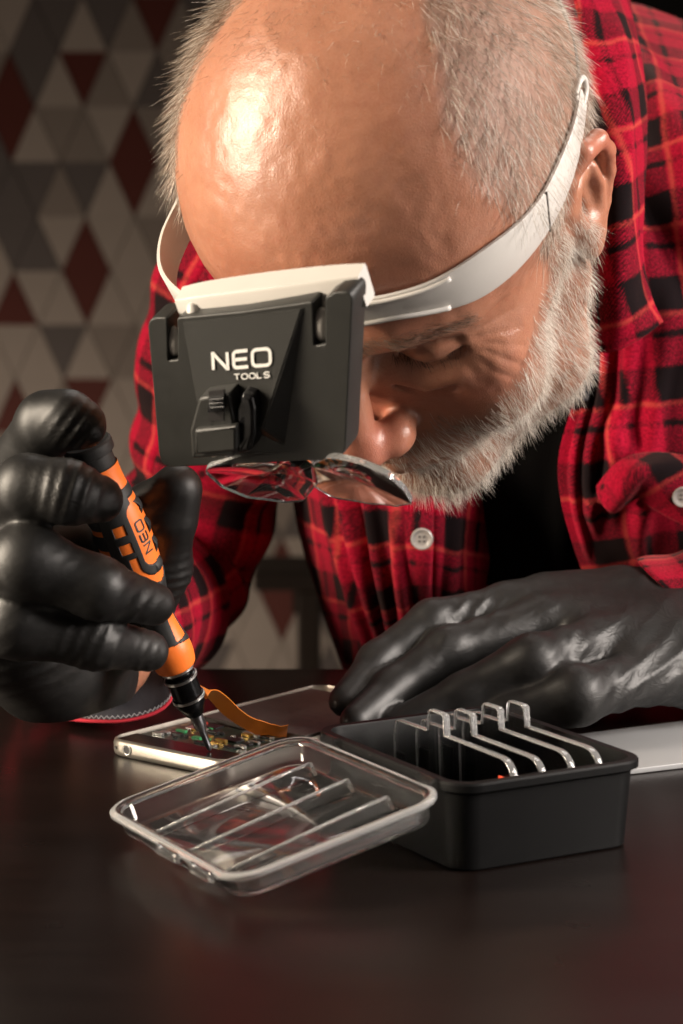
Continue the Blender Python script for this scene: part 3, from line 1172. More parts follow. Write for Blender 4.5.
v, fc = loft([crect(0.0052, 0.009, 0.0), crect(0.0044, 0.0098, 0.0008), crect(0.0026, 0.0105, BH - 0.0050), crect(0.0022, 0.0108, BH - 0.0046), crect(0.0, 0.0125, BH - 0.0034), crect(0.0, 0.0125, BH - 0.0008),
              crect(0.0006, 0.012, BH), crect(0.0040, 0.009, BH), crect(0.0044, 0.0088, BH - 0.0008), crect(0.0058, 0.0078, 0.0026)], True, True, True)
auto_smooth(mesh_from('box', v, fc, M['casebk'], case), 32)
for yy in (0.014, 0.101):
    for k in range(5):
        from_bm('slot_rib', box_bm(0.0014, 0.007, 0.020, (0.02535 + 0.0133 * k, yy, 0.0126), 0.0003, 1), M['casebk'], case)
# lid: a shallow clear tray lying open side up, tilted down from the hinge
LW, LD, LH = 0.0925, 0.1165, 0.0110
tilt = math.radians(12.8)


def lidx(x, y, z):
    """x runs away from the hinge, z up from the rim plane"""
    cx, sxn = math.cos(tilt), math.sin(tilt)
    return np.array([-0.0035 - x * cx + z * sxn * -1, y - 0.002, 0.0335 - x * sxn + z * cx])


def lring(k, r, z):
    q = rounded_rect(LW - 2 * k, LD - 2 * k, r, 7) + np.array([LW / 2, LD / 2])
    return np.array([lidx(a, b2, z) for a, b2 in q])


rs = [lring(0.0062, 0.0085, -LH), lring(0.0048, 0.0098, -LH + 0.0006), lring(0.0040, 0.0105, -LH + 0.002), lring(0.0032, 0.011, -0.0030), lring(0.0006, 0.0135, -0.0026), lring(0.0, 0.014, -0.0018),
      lring(0.0, 0.014, -0.0006), lring(0.0008, 0.0134, 0.0), lring(0.0024, 0.012, 0.0002), lring(0.0040, 0.0105, -0.0004), lring(0.0052, 0.0095, -0.0025), lring(0.0058, 0.0088, -LH + 0.0030), lring(0.0072, 0.0075, -LH + 0.0018)]
v, fc = loft(rs, True, True, True)
bmx = bmesh.new()
me = bpy.data.meshes.new('x')
me.from_pydata(v.tolist(), [], fc)
bmx.from_mesh(me)
lid = auto_smooth(from_bm('lid', bmx, M['clearlid'], case, True), 50)
lid['label'] = 'clear plastic lid'
lid.data.materials.append(M['lidrim'])
nr_ = len(rs[0])
for pi, pg in enumerate(lid.data.polygons):
    if len(pg.vertices) == 4 and 5 * nr_ <= min(pg.vertices) and max(pg.vertices) < 9 * nr_:
        pg.material_index = 1
_kids = []
for yy in (0.028, 0.058, 0.088):
    pts = [(0.0120, -0.0035), (0.0105, -0.0093), (0.0820, -0.0093), (0.0820, -0.0070)]
    bmr = bmesh.new()
    lo_ = [bmr.verts.new(lidx(a, yy - 0.0007, z)) for a, z in pts]
    hi_ = [bmr.verts.new(lidx(a, yy + 0.0007, z)) for a, z in pts]
    bmr.faces.new(lo_)
    bmr.faces.new(hi_[::-1])
    for i in range(4):
        j = (i + 1) % 4
        bmr.faces.new((lo_[j], lo_[i], hi_[i], hi_[j]))
    dv_ = from_bm('divider', bmr, M['clearlid'], lid)
    v, fc = tube([lidx(0.0122, yy, -0.0036), lidx(0.030, yy, -0.0042), lidx(0.0818, yy, -0.0070)], 0.0007, 6, (0, 0, 1))
    _kids.append((v, fc))
    v, fc = tube([lidx(0.0120, yy, -0.0036), lidx(0.0106, yy, -0.0092)], 0.0009, 6, (1, 0, 0))
    _kids.append((v, fc))
for v, fc in _kids:
    mesh_from('divider_edge', v, fc, M['edge'], lid)
for yy in (0.020, 0.094):
    v, fc = tube([lidx(-0.0022, yy - 0.005, -0.0005), lidx(-0.0022, yy + 0.005, -0.0005)], 0.0023, 12, (0, 0, 1))
    auto_smooth(mesh_from('hinge', v, fc, M['clearlid'], lid))
bmr = box_bm(0.003, 0.018, 0.004, tuple(lidx(LW + 0.0006, LD / 2 - 0.006, -0.0022)), 0.001)
from_bm('latch_tab', bmr, M['clearlid'], lid)
bmr = box_bm(0.003, 0.018, 0.004, tuple(lidx(LW + 0.0006, 0.024, -0.0022)), 0.001)
from_bm('latch_tab', bmr, M['clearlid'], lid)
st, cl = word_neo()
lettering('logo', st, 0.2, 0.0003, lambda x, y, h: lidx(0.0646 + 0.0058 * (3.3 - x), 0.029 + 0.0062 * y, -LH + 0.0019 + h), M['inkdark'], lid, closed=cl)

# ---- four spare lenses standing in the case
lens_lab = ['clear spare lens plate in the case nearest the open lid, red mark at its end', 'clear spare lens plate in the case, second from the open lid',
            'clear spare lens plate in the case, third from the open lid', 'clear spare lens plate in the case, farthest from the open lid']


def lens_outline():
    pts = [(0.016, 0.0035), (0.099, 0.0035), (0.1010, 0.030)]
    pts += [(0.1000 - 0.003 + 0.003 * math.cos(a), 0.0345 + 0.003 * math.sin(a)) for a in np.linspace(0, math.pi / 2, 4)]
    pts += [(0.0740, 0.0380), (0.0735, 0.0455), (0.0720, 0.0468), (0.0625, 0.0468), (0.0610, 0.0455), (0.0605, 0.0385)]
    pts += [(0.0195 - 0.009 * math.sin(a), 0.0295 + 0.009 * math.cos(a)) for a in np.linspace(0, math.pi / 2, 6)]
    pts += [(0.0105, 0.022)]
    return pts


for k in range(4):
    root, _ = empty('lens_plate', tuple(case.matrix_world @ Vector((0.0320 + 0.0133 * k, -0.0020, 0))), Matrix.Rotation(E1 + math.radians(rc.uniform(-1.2, 1.2)), 3, 'Z'))
    tag(root, lens_lab[k], 'lens', 'spare lenses in the case')
    dz = rc.uniform(-0.0006, 0.0008)
    stadium_extrude(lens_outline(), lambda a, b2, t: (t, a, b2 + dz), -0.0016, 0.0016, 'plate', M['clearplate'], root, 0.0006)
    pm_ = root.children[0].data
    pm_.materials.append(M['edge'])
    for pg in pm_.polygons:
        if len(pg.vertices) == 4:
            pg.material_index = 1
    if k == 0:
        redm = simple('red_print', (0.75, 0.08, 0.03), 0.4)
        from_bm('mark', box_bm(0.0006, 0.004, 0.003, (-0.0019, 0.0175, 0.0305), 0.0002), redm, root)

# ---- pale panel under the hand on the right
pc = [PZ(560, 742, 0), PZ(760, 716, 0), PZ(800, 755, 0), PZ(622, 776, 0)]
ctr = sum(pc) / 4
cvp, _ = empty('panel', tuple(ctr))
tag(cvp, 'pale grey flat panel on the table behind the black lens case', 'panel')
pl = []
stadium_extrude([tuple((q - ctr)[:2]) for q in (pc[3], pc[2], pc[1], pc[0])], lambda a, b2, t: (a, b2, t), 0.0, 0.0028, 'sheet', M['panel'], cvp, 0.0008)
bpy.data.objects['sheet'].name = 'cover_sheet'

# ---- precision screwdriver held in the gloved hand
tipw = PZ(210, 750, 0.0078)
capw = P(86, 442, 0.998)
za = unit(capw - tipw)
SLEN = float(np.linalg.norm(capw - tipw))
tocam = unit(_C - (tipw + capw) / 2)
xa = unit(tocam - za * (tocam @ za))
ya = np.cross(za, xa)
driver, _ = empty('screwdriver', tuple(tipw), basis(Vector(xa), Vector(ya), Vector(za)))
tag(driver, 'orange and black precision screwdriver held in the gloved hand over the phone', 'screwdriver')
K = SLEN / 331.0          # metres per measured pixel along the shaft


def sprof(lst):
    return [(r, s * K) for r, s in lst]


# bit
v, fc = lathe(sprof([(0.0007, 0), (0.0010, 1), (0.0014, 7), (0.0016, 22), (0.0029, 27), (0.0031, 44)]), 24)
auto_smooth(mesh_from('bit', v, fc, M['steel'], driver), 30)
v, fc = lathe(sprof([(0.0032, 40), (0.0042, 42), (0.0066, 54), (0.0068, 58)]), 32)
auto_smooth(mesh_from('chuck', v, fc, M['darkmetal'], driver), 30)
v, fc = lathe(sprof([(0.0066, 57), (0.0071, 58), (0.0071, 62), (0.0066, 63), (0.0066, 79), (0.0070, 80), (0.0070, 83.5), (0.0063, 84.5)]), 32)
auto_smooth(mesh_from('collar', v, fc, M['darkmetal'], driver), 30)
for s0 in (58.5, 80.3, 90.0):
    v, fc = lathe(sprof([(0.0066, s0), (0.0075, s0 + 0.6), (0.0075, s0 + 2.8), (0.0066, s0 + 3.4)]), 32)
    auto_smooth(mesh_from('collar_ring', v, fc, M['chrome'], driver), 30)
v, fc = lathe(sprof([(0.0062, 84), (0.0062, 97)]), 32)
mesh_from('neck', v, fc, M['darkmetal'], driver)
# handle body: (radius, station)
body_prof = [(0.0060, 93), (0.0084, 94), (0.0093, 99), (0.0098, 108), (0.0096, 116), (0.0083, 128), (0.0073, 141), (0.0073, 153), (0.0082, 168), (0.0098, 185), (0.0111, 202), (0.0118, 220),
             (0.0119, 240), (0.0115, 256), (0.0107, 270), (0.0098, 283), (0.0094, 294), (0.0094, 306)]
bp = catmull(np.array(body_prof), 240)
NA = 240
aa = np.linspace(-math.pi, math.pi, NA, endpoint=False)


def inside_stadium(a, s, ca, sc, wa, hl):
    """stadium along the shaft: centre (ca, sc), half width wa in pixels of arc, half length hl"""
    da = a - ca
    ds = max(0.0, abs(s - sc) - (hl - wa))
    return math.hypot(da, ds) - wa


def grip_pattern(ang, s, r):
    """+ where black rubber shows, - where orange plastic shows"""
    u = ang * r / K                     # arc in the same pixels, 0 faces the camera
    if s < 118:
        # lower flare: orange with a black tongue
        return 1 if (s > 112 and abs(u - 2) > 40) else -1
    if s < 166:
        # lower window: orange drop on the front, black saddle under it
        d = inside_stadium(u, s, 17, 143, 8.5, 24)
        if d < 0 and s > 124:
            return -1
        return 1 if s > 117 + 6 * math.cos(ang) else -1
    if s < 283:
        d = inside_stadium(u, s, 18, 237, 9.0, 31)
        d2 = inside_stadium(u, s, 18, 235, 14, 39)
        d3 = inside_stadium(u, s, 18, 233, 22, 47)
        if d < 0:
            return -1
        if d2 < 0:
            return 1
        if d3 < 0 and s < 220:
            return -1
        # bars to the left
        if -8 < u < 3 and s > 220:
            return -1 if (s - 218) % 18 > 8 and s < 256 else 1
        if 35 < u < 44 and s > 190:
            return -1 if (s - 190) % 22 < 15 else 1
        return 1
    return -1


rings = []
Vh, Fo, Fb = [], [], []
for i, (r, s) in enumerate(bp):
    for a in aa:
        Vh.append((r * math.cos(a), r * math.sin(a), s * K))
Vh = np.array(Vh)
Vb = []
for i, (r, s) in enumerate(bp):
    for a in aa:
        # grooves in the rubber on the sides
        rr_ = r + 0.0004
        if 195 < s < 275 and abs(abs(a) - 1.5) < 0.75:
            rr_ += 0.0006 * math.sin((s - 195) / 80 * math.pi * 8)
        Vb.append((rr_ * math.cos(a), rr_ * math.sin(a), s * K))
Vb = np.array(Vb)
for i in range(len(bp) - 1):
    for j in range(NA):
        j2 = (j + 1) % NA
        q = (i * NA + j, i * NA + j2, (i + 1) * NA + j2, (i + 1) * NA + j)
        am = aa[j] + math.pi / NA
        sm = (bp[i][1] + bp[i + 1][1]) / 2
        rm = (bp[i][0] + bp[i + 1][0]) / 2
        Fo.append(q)
        if grip_pattern(am, sm, rm) > 0:
            Fb.append(q)
mesh_from('handle', Vh, Fo, M['orange'], driver)
used = sorted({i for f_ in Fb for i in f_})
mp_ = {k: i for i, k in enumerate(used)}
g = mesh_from('grip', Vb[used], [tuple(mp_[i] for i in f_) for f_ in Fb], M['rubber'], driver)
g['label'] = 'black rubber grip'
sol = g.modifiers.new('thickness', 'SOLIDIFY')
sol.thickness = 0.0008
sol.offset = -1
v, fc = lathe(sprof([(0.0086, 305), (0.0088, 307), (0.0088, 318), (0.0104, 319.5), (0.0106, 321), (0.0106, 329), (0.0098, 331), (0.004, 331.5)]), 40)
cap_o = auto_smooth(mesh_from('swivel_cap', v, fc, M['rubber'], driver), 30)
st, cl = word_neo()
kx = 6.8 * K


def logo_xf(x, y, h):
    s = 219 + 8.0 * x
    u = 18 - (y - 0.5) * 8.6
    rad = 0.0119
    ang = u * K / rad
    R_ = float(np.interp(s, [b_[1] for b_ in body_prof], [b_[0] for b_ in body_prof])) + 0.00005 + h
    return (R_ * math.cos(-(-ang)), R_ * math.sin(ang), s * K)


lettering('logo', st, 0.17, 0.0003, logo_xf, M['inkdark'], driver, closed=cl)

# ------------------------------------------------------------------ gloves
def chain_px(f, pts, k=0.0, ki=4.0, cut=False):
    f.chain([P(a, b2, Y) * 1000 for a, b2, Y, r in pts], [r for a, b2, Y, r in pts], k, cut, ki)


def glove(name, f, creases, seed):
    v, q = f.mesh()
    v = relax(v, q, 2, 0.5)
    n = vnormals(v, q)
    cr = np.full(len(v), 0.10)
    disp = 0.30 * noise3(v, 0.05, seed)
    for (px, py, Y, rad, dx, dy, amp, wl) in creases:
        # loose film of the glove gathers into folds that run across the direction (dx, dy) of the picture plane
        c = P(px, py, Y) * 1000
        d = v - c
        w = np.exp(-(d ** 2).sum(1) / rad ** 2)
        s = (d[:, 0] * dx - d[:, 2] * dy)
        ph = s / wl * 2 * math.pi + 1.5 * noise3(v, 0.035, seed + 5) + 0.5 * noise3(v, 0.10, seed + 6)
        rdg = 1 - 2 * np.abs(np.sin(ph / 2))
        disp += 0.62 * amp * w * rdg
        cr += 0.4 * w
    v = v + n * disp[:, None]
    o = mesh_np(name, v / 1000, q, M['glove'], person, True, PINV)
    at = o.data.attributes.new('crease', 'FLOAT', 'POINT')
    at.data.foreach_set('value', np.clip(cr, 0, 1).astype(np.float32))
    return o


# his right hand (left in the picture) round the screwdriver
g = Field(P(-95, 740, 0.95) * 1000 - np.array([0, 60, 10]), P(215, 375, 1.08) * 1000 + np.array([0, 70, 6]), 1.15)
chain_px(g, [(78, 668, 1.075, 27), (45, 640, 1.045, 30), (10, 600, 1.02, 27)], 8)
chain_px(g, [(78, 684, 1.06, 19), (50, 672, 1.03, 21), (10, 640, 1.0, 20)], 12)
chain_px(g, [(-20, 545, 1.03, 18), (-12, 608, 1.02, 17), (45, 662, 1.04, 21)], 14)
chain_px(g, [(72, 677, 1.075, 24), (70, 682, 1.115, 23)], 12)
# index on the swivel cap
chain_px(g, [(-8, 535, 1.02, 15), (18, 470, 1.0, 13.5), (48, 423, 0.975, 12.4), (68, 420, 0.970, 11.4), (83, 425, 0.968, 9.6)], 4, 5)
# middle
chain_px(g, [(-25, 560, 1.0, 16), (28, 489, 0.950, 13.2), (68, 492, 0.945, 12.4), (99, 499, 0.953, 9.8)], 3, 5)
# ring
chain_px(g, [(-35, 585, 0.99, 17), (28, 562, 0.942, 14.6), (98, 588, 0.944, 11.8), (153, 604, 0.966, 8.9)], 3, 6)
# little
chain_px(g, [(-35, 622, 0.985, 16), (18, 622, 0.95, 14.2), (95, 641, 0.955, 10.8), (148, 651, 0.976, 8.6)], 3, 6)
# thumb behind the handle
chain_px(g, [(70, 655, 1.05, 18), (135, 625, 1.045, 14.5), (163, 568, 1.035, 11.8), (170, 515, 1.022, 11.0), (178, 489, 1.018, 9.4)], 8, 6)
chain_px(g, [(128, 540, 1.035, 12), (150, 510, 1.025, 11), (176, 491, 1.018, 9.4)], 6, 6)
chain_px(g, [(10, 570, 1.03, 20), (60, 545, 1.045, 17), (110, 545, 1.045, 14)], 6, 6)
glove('glove', g, [
    (78, 428, 0.96, 10, 0.8, 0.6, 0.8, 4.5), (85, 492, 0.94, 13, 0.95, 0.3, 0.9, 5.0), (60, 487, 0.94, 10, 0.95, 0.2, 0.5, 5.0), (130, 600, 0.95, 12, 0.8, 0.6, 0.7, 5.0), (60, 570, 0.94, 12, 0.6, 0.8, 0.35, 6.0),
    (30, 660, 0.99, 22, 0.3, 0.95, 0.6, 7.0), (90, 645, 0.95, 14, 0.9, 0.4, 0.6, 5.0), (135, 650, 0.97, 10, 0.9, 0.4, 0.7, 4.0), (20, 640, 0.95, 14, 0.6, 0.8, 0.5, 6.0),
    (178, 585, 1.03, 14, 0.1, 1.0, 0.6, 4.5), (100, 690, 1.07, 20, 0.9, 0.2, 0.6, 6), (10, 520, 0.96, 14, 0.5, 0.8, 0.4, 5)], 3)

# his left hand (right in the picture) resting on the phone
g = Field(P(318, 745, 1.10) * 1000 - np.array([0, 50, 12]), P(800, 560, 1.16) * 1000 + np.array([0, 75, 12]), 1.25)
# back of the hand: a slab from the wrist to the knuckles, thumb side high
for (a, b2) in (((505, 606, 1.140, 11.5), (745, 625, 1.165, 20)), ((545, 622, 1.125, 13), (745, 640, 1.15, 22)), ((598, 645, 1.108, 14), (745, 655, 1.135, 22)), ((640, 676, 1.095, 14), (745, 665, 1.13, 21))):
    chain_px(g, [a, tuple((np.array(a) + np.array(b2)) / 2 + np.array([0, -3, 0, 1])), b2], 14)
chain_px(g, [(690, 640, 1.15, 26), (800, 640, 1.16, 27)], 14)
chain_px(g, [(548, 595, 1.15, 9), (620, 596, 1.155, 12), (700, 606, 1.16, 16)], 14)
chain_px(g, [(515, 606, 1.140, 11.5), (432, 622, 1.125, 10.2), (378, 662, 1.108, 9.2), (345, 701, 1.085, 7.6)], 4, 5)
chain_px(g, [(545, 622, 1.125, 12.5), (448, 650, 1.106, 10.6), (392, 690, 1.090, 9.4), (356, 721, 1.068, 7.4)], 3, 5)
chain_px(g, [(600, 645, 1.108, 14), (566, 652, 1.092, 11.5), (533, 664, 1.080, 13.4), (465, 696, 1.078, 10.4), (395, 727, 1.072, 8)], 3, 5)
chain_px(g, [(645, 676, 1.095, 14), (612, 686, 1.082, 11.5), (576, 695, 1.068, 13.6), (510, 714, 1.070, 10), (455, 729, 1.072, 8)], 3, 5)
chain_px(g, [(640, 660, 1.165, 16), (560, 670, 1.17, 13), (490, 690, 1.16, 10.5), (450, 695, 1.155, 9)], 6, 5)
glove('glove', g, [
    (478, 612, 1.12, 13, 0.7, 0.5, 1.0, 6.0), (350, 700, 1.10, 13, 0.5, 0.8, 0.9, 5.0), (385, 690, 1.10, 12, 0.7, 0.6, 0.6, 5.0), (620, 640, 1.10, 42, 0.55, 0.83, 0.7, 9.0), (640, 690, 1.10, 26, 0.5, 0.8, 0.8, 7.0),
    (560, 655, 1.09, 14, 0.8, 0.5, 0.8, 6.0), (600, 690, 1.08, 16, 0.7, 0.4, 0.8, 6.0), (650, 610, 1.14, 30, 0.2, 1.0, 0.5, 8.0), (440, 650, 1.10, 14, 0.8, 0.4, 0.3, 6.0), (545, 615, 1.13, 25, 0.5, 0.8, 0.45, 8.0)], 9)

# ------------------------------------------------------------------ clothes: sheets sewn from measured control rows
def patch(name, rows, nu, nv, mat, parent, folds=(), thick=0.0012, seed=0, uvrot=0.0, uvoff=(0, 0), amp=1.0, closed=False):
    """rows[i][j] = (px, py, Y); i runs down (v), j across (u)"""
    ctrl = np.array([[P(*c) for c in r] for r in rows])
    a = catmull(ctrl, nv)                                   # (nv, m, 3)
    a = np.swapaxes(catmull(np.swapaxes(a, 0, 1), nu), 0, 1)  # (nv, nu, 3)
    du = np.linalg.norm(np.diff(a, axis=1), axis=2)
    dv = np.linalg.norm(np.diff(a, axis=0), axis=2)
    U_ = np.concatenate([np.zeros((nv, 1)), np.cumsum(du, 1)], 1)
    V_ = np.concatenate([np.zeros((1, nu)), np.cumsum(dv, 0)], 0)
    U_ -= U_[:, nu // 2:nu // 2 + 1]
    V_ -= V_[nv // 2:nv // 2 + 1, :]
    tu = np.gradient(a, axis=1)
    tv_ = np.gradient(a, axis=0)
    nr = np.cross(tu, tv_)
    nr /= np.linalg.norm(nr, axis=2)[..., None] + 1e-12
    if (nr[..., 1].mean() > 0):
        nr = -nr
    flat = a.reshape(-1, 3)
    dsp = 0.0016 * noise3(flat, 26, seed) + 0.0007 * noise3(flat, 70, seed + 1)
    dsp = dsp.reshape(nv, nu)
    uu, vv = np.meshgrid(np.linspace(0, 1, nu), np.linspace(0, 1, nv))
    for (u0, v0, u1, v1, w, am) in folds:
        # a soft ridge along a line in the sheet's own (u, v)
        d = np.array([u1 - u0, v1 - v0])
        L2 = d @ d
        t = np.clip(((uu - u0) * d[0] + (vv - v0) * d[1]) / L2, 0, 1)
        wob = 0.35 * w * noise3(flat, 18, seed + 3).reshape(nv, nu)
        dist = np.hypot(uu - u0 - t * d[0], vv - v0 - t * d[1]) + wob
        dsp += am * np.exp(-(dist / w) ** 2) * np.sin(np.pi * np.clip(t * 0.9 + 0.05, 0, 1)) ** 0.5
    a = a + nr * (dsp * amp)[..., None]
    idx = np.arange(nv * nu).reshape(nv, nu)
    q = np.stack([idx[:-1, :-1], idx[:-1, 1:], idx[1:, 1:], idx[1:, :-1]], -1).reshape(-1, 4)
    o = mesh_np(name, a.reshape(-1, 3), q, mat, parent, True, PINV if parent is person else None)
    uvl = o.data.uv_layers.new(name='UVMap')
    c, s = math.cos(uvrot), math.sin(uvrot)
    uvs = np.stack([U_.ravel() * c - V_.ravel() * s + uvoff[0], U_.ravel() * s + V_.ravel() * c + uvoff[1]], -1)
    uvl.data.foreach_set('uv', uvs[q.ravel()].astype(np.float32).ravel())
    if thick:
        m = o.modifiers.new('thickness', 'SOLIDIFY')
        m.thickness = thick
        m.offset = -1
    return o


def sleeve(name, ctr, nu, nv, folds, seed, parent, skew=None, uvoff=(0, 0)):
    """tube of cloth: ctr = (px, py, Y, radius in m)"""
    c = np.array([list(P(a, b2, Y)) + [r] for a, b2, Y, r in ctr])
    c = catmull(c, nv)
    t, n, bb = frames_along(c[:, :3], (0, 0, 1))
    ang = np.linspace(0, 2 * math.pi, nu)
    A = c[:, None, :3] + c[:, None, 3:4] * (np.cos(ang)[None, :, None] * n[:, None, :] + np.sin(ang)[None, :, None] * bb[:, None, :])
    if skew is not None:
        w = np.clip(1 - np.arange(nv) / (nv * 0.35), 0, 1)[:, None, None]
        A = A + w * skew(ang)[None, :, None] * t[:, None, :]
    flat = A.reshape(-1, 3)
    nr = (A - c[:, None, :3])
    nr /= np.linalg.norm(nr, axis=2)[..., None]
    s = np.concatenate([[0], np.cumsum(np.linalg.norm(np.diff(c[:, :3], axis=0), axis=1))])
    dsp = 0.0018 * noise3(flat, 16, seed).reshape(nv, nu) + 0.0012 * noise3(flat, 45, seed + 1).reshape(nv, nu)
    for (s0, ph, wl, am) in folds:
        dsp += am * np.exp(-((s[:, None] - s0) / 0.06) ** 2) * np.sin(2 * math.pi * (s[:, None] / wl + 0.22 * np.sin(ang[None, :] + ph)) + 1.3 * noise3(flat, 14, seed + 4).reshape(nv, nu))
    dsp[:, -1] = dsp[:, 0]
    A = A + nr * dsp[..., None]
    idx = np.arange(nv * nu).reshape(nv, nu)
    q = np.stack([idx[:-1, :-1], idx[1:, :-1], idx[1:, 1:], idx[:-1, 1:]], -1).reshape(-1, 4)
    o = mesh_np(name, A.reshape(-1, 3), q, M['plaid'], parent, True, PINV if parent is person else None)
    uvl = o.data.uv_layers.new(name='UVMap')
    rad = float(c[:, 3].mean())
    uv = np.stack([np.broadcast_to(ang[None, :] * rad, (nv, nu)).ravel() + uvoff[0], np.broadcast_to(s[:, None], (nv, nu)).ravel() + uvoff[1]], -1)
    uvl.data.foreach_set('uv', uv[q.ravel()].astype(np.float32).ravel())
    m = o.modifiers.new('thickness', 'SOLIDIFY')
    m.thickness = 0.0013
    m.offset = -1
    return o


# black T-shirt seen in the open neck
patch('undershirt', [
    [(400, 330, 1.30), (480, 330, 1.245), (560, 330, 1.245), (640, 330, 1.28)],
    [(400, 430, 1.285), (480, 430, 1.238), (560, 430, 1.232), (640, 430, 1.26)],
    [(400, 530, 1.285), (480, 530, 1.250), (560, 530, 1.245), (640, 530, 1.27)],
    [(400, 620, 1.30), (480, 620, 1.278), (560, 620, 1.272), (640, 620, 1.29)],
    [(400, 760, 1.33), (480, 760, 1.31), (560, 760, 1.31), (640, 760, 1.32)]], 40, 40, M['tee'], person, [(0.3, 0.1, 0.6, 0.9, 0.05, 0.004), (0.75, 0.1, 0.6, 0.9, 0.05, 0.004)], seed=21)

# shirt: the left shoulder, chest and back in one sheet
shirt = patch('shirt', [
    [(520, 40, 1.55), (590, 42, 1.53), (650, 60, 1.53), (720, 90, 1.53), (800, 130, 1.52), (900, 200, 1.52)],
    [(520, 8, 1.42), (590, -2, 1.40), (650, 10, 1.40), (720, 34, 1.40), (800, 80, 1.40), (900, 180, 1.42)],
    [(540, 60, 1.30), (600, 60, 1.285), (650, 75, 1.28), (720, 95, 1.275), (800, 140, 1.29), (900, 250, 1.34)],
    [(575, 180, 1.235), (610, 180, 1.222), (655, 185, 1.212), (720, 190, 1.215), (800, 230, 1.235), (900, 320, 1.30)],
    [(585, 300, 1.215), (612, 300, 1.208), (655, 300, 1.198), (720, 305, 1.20), (800, 330, 1.22), (900, 400, 1.30)],
    [(577, 385, 1.212), (608, 385, 1.205), (650, 385, 1.198), (720, 390, 1.20), (800, 410, 1.23), (900, 450, 1.31)],
    [(559, 455, 1.210), (596, 455, 1.206), (648, 455, 1.20), (720, 460, 1.205), (800, 470, 1.24), (900, 500, 1.32)],
    [(562, 500, 1.215), (598, 500, 1.21), (648, 500, 1.206), (720, 505, 1.215), (800, 520, 1.25), (900, 540, 1.33)],
    [(574, 545, 1.225), (606, 545, 1.222), (650, 545, 1.22), (720, 550, 1.225), (800, 560, 1.26), (900, 580, 1.34)],
    [(596, 610, 1.252), (622, 610, 1.25), (660, 610, 1.25), (720, 612, 1.255), (800, 620, 1.28), (900, 630, 1.35)],
    [(620, 760, 1.31), (640, 760, 1.31), (675, 760, 1.31), (730, 762, 1.31), (800, 770, 1.33), (900, 770, 1.38)]], 150, 220, M['plaid'], person,
    [(0.20, 0.33, 0.16, 0.75, 0.025, 0.006), (0.33, 0.40, 0.26, 0.72, 0.03, 0.006), (0.45, 0.42, 0.36, 0.8, 0.03, 0.005), (0.10, 0.45, 0.08, 0.8, 0.018, 0.004), (0.3, 0.18, 0.6, 0.30, 0.03, 0.008),
     (0.25, 0.27, 0.55, 0.40, 0.03, -0.007), (0.55, 0.25, 0.75, 0.5, 0.04, 0.006), (0.22, 0.55, 0.40, 0.62, 0.025, 0.005), (0.15, 0.72, 0.35, 0.62, 0.02, 0.005)], seed=31, uvrot=0.12, uvoff=(0.012, 0.0))
shirt['label'] = 'open red and black plaid shirt'

patch('yoke', [
    [(225, 200, 1.54), (300, 110, 1.54), (420, 60, 1.55), (560, 45, 1.56)],
    [(205, 130, 1.44), (285, 50, 1.44), (420, 5, 1.44), (575, 0, 1.44)],
    [(203, 170, 1.33), (280, 95, 1.32), (420, 50, 1.32), (565, 55, 1.31)],
    [(205, 240, 1.262), (285, 190, 1.25), (400, 140, 1.27), (540, 130, 1.27)],
    [(215, 310, 1.262), (300, 280, 1.245), (390, 250, 1.26), (470, 230, 1.27)]], 80, 70, M['plaid'], shirt, [(0.2, 0.4, 0.8, 0.5, 0.05, 0.004)], seed=37, uvrot=-0.2)
# collar on the left side of the neck
patch('collar', [
    [(556, -40, 1.190), (578, -40, 1.205), (600, -40, 1.235), (622, -36, 1.27)],
    [(572, 0, 1.185), (592, 0, 1.195), (612, 4, 1.215), (630, 20, 1.245)],
    [(586, 60, 1.180), (604, 60, 1.175), (624, 62, 1.185), (640, 70, 1.215)],
    [(594, 140, 1.178), (612, 140, 1.160), (630, 140, 1.168), (643, 146, 1.192)],
    [(598, 220, 1.176), (612, 220, 1.152), (628, 220, 1.156), (640, 224, 1.178)],
    [(594, 290, 1.178), (608, 292, 1.152), (630, 292, 1.152), (646, 290, 1.172)],
    [(590, 340, 1.184), (606, 352, 1.160), (634, 340, 1.158), (662, 323, 1.168)]], 50, 110, M['plaid'], shirt,
    [(0.6, 0.1, 0.5, 0.9, 0.12, 0.002)], seed=41, uvrot=0.3, uvoff=(0.02, 0.012), thick=0.0022)
cs = patch('collar_stand', [
    [(583, 330, 1.176), (596, 335, 1.178)],
    [(578, 360, 1.172), (592, 362, 1.174)],
    [(574, 385, 1.172), (590, 385, 1.174)],
    [(577, 400, 1.176), (586, 398, 1.178)]], 14, 30, M['lining'], shirt, seed=43, thick=0.002, amp=0.3)
cs['label'] = 'dark collar stand lining'
# pocket flap with its button
patch('pocket_flap', [
    [(600, 488, 1.199), (625, 462, 1.192), (655, 455, 1.190), (690, 458, 1.192), (730, 466, 1.198)],
    [(603, 500, 1.192), (628, 474, 1.182), (656, 466, 1.180), (690, 470, 1.184), (730, 480, 1.192)],
    [(612, 508, 1.192), (634, 486, 1.182), (650, 482, 1.180), (690, 500, 1.184), (730, 508, 1.192)],
    [(622, 500, 1.200), (640, 492, 1.194), (652, 505, 1.190), (690, 525, 1.192), (730, 530, 1.20)]], 60, 40, M['plaid'], shirt,
    [(0.1, 0.6, 0.5, 0.4, 0.1, 0.002)], seed=47, uvrot=0.8, thick=0.002)


bv = []


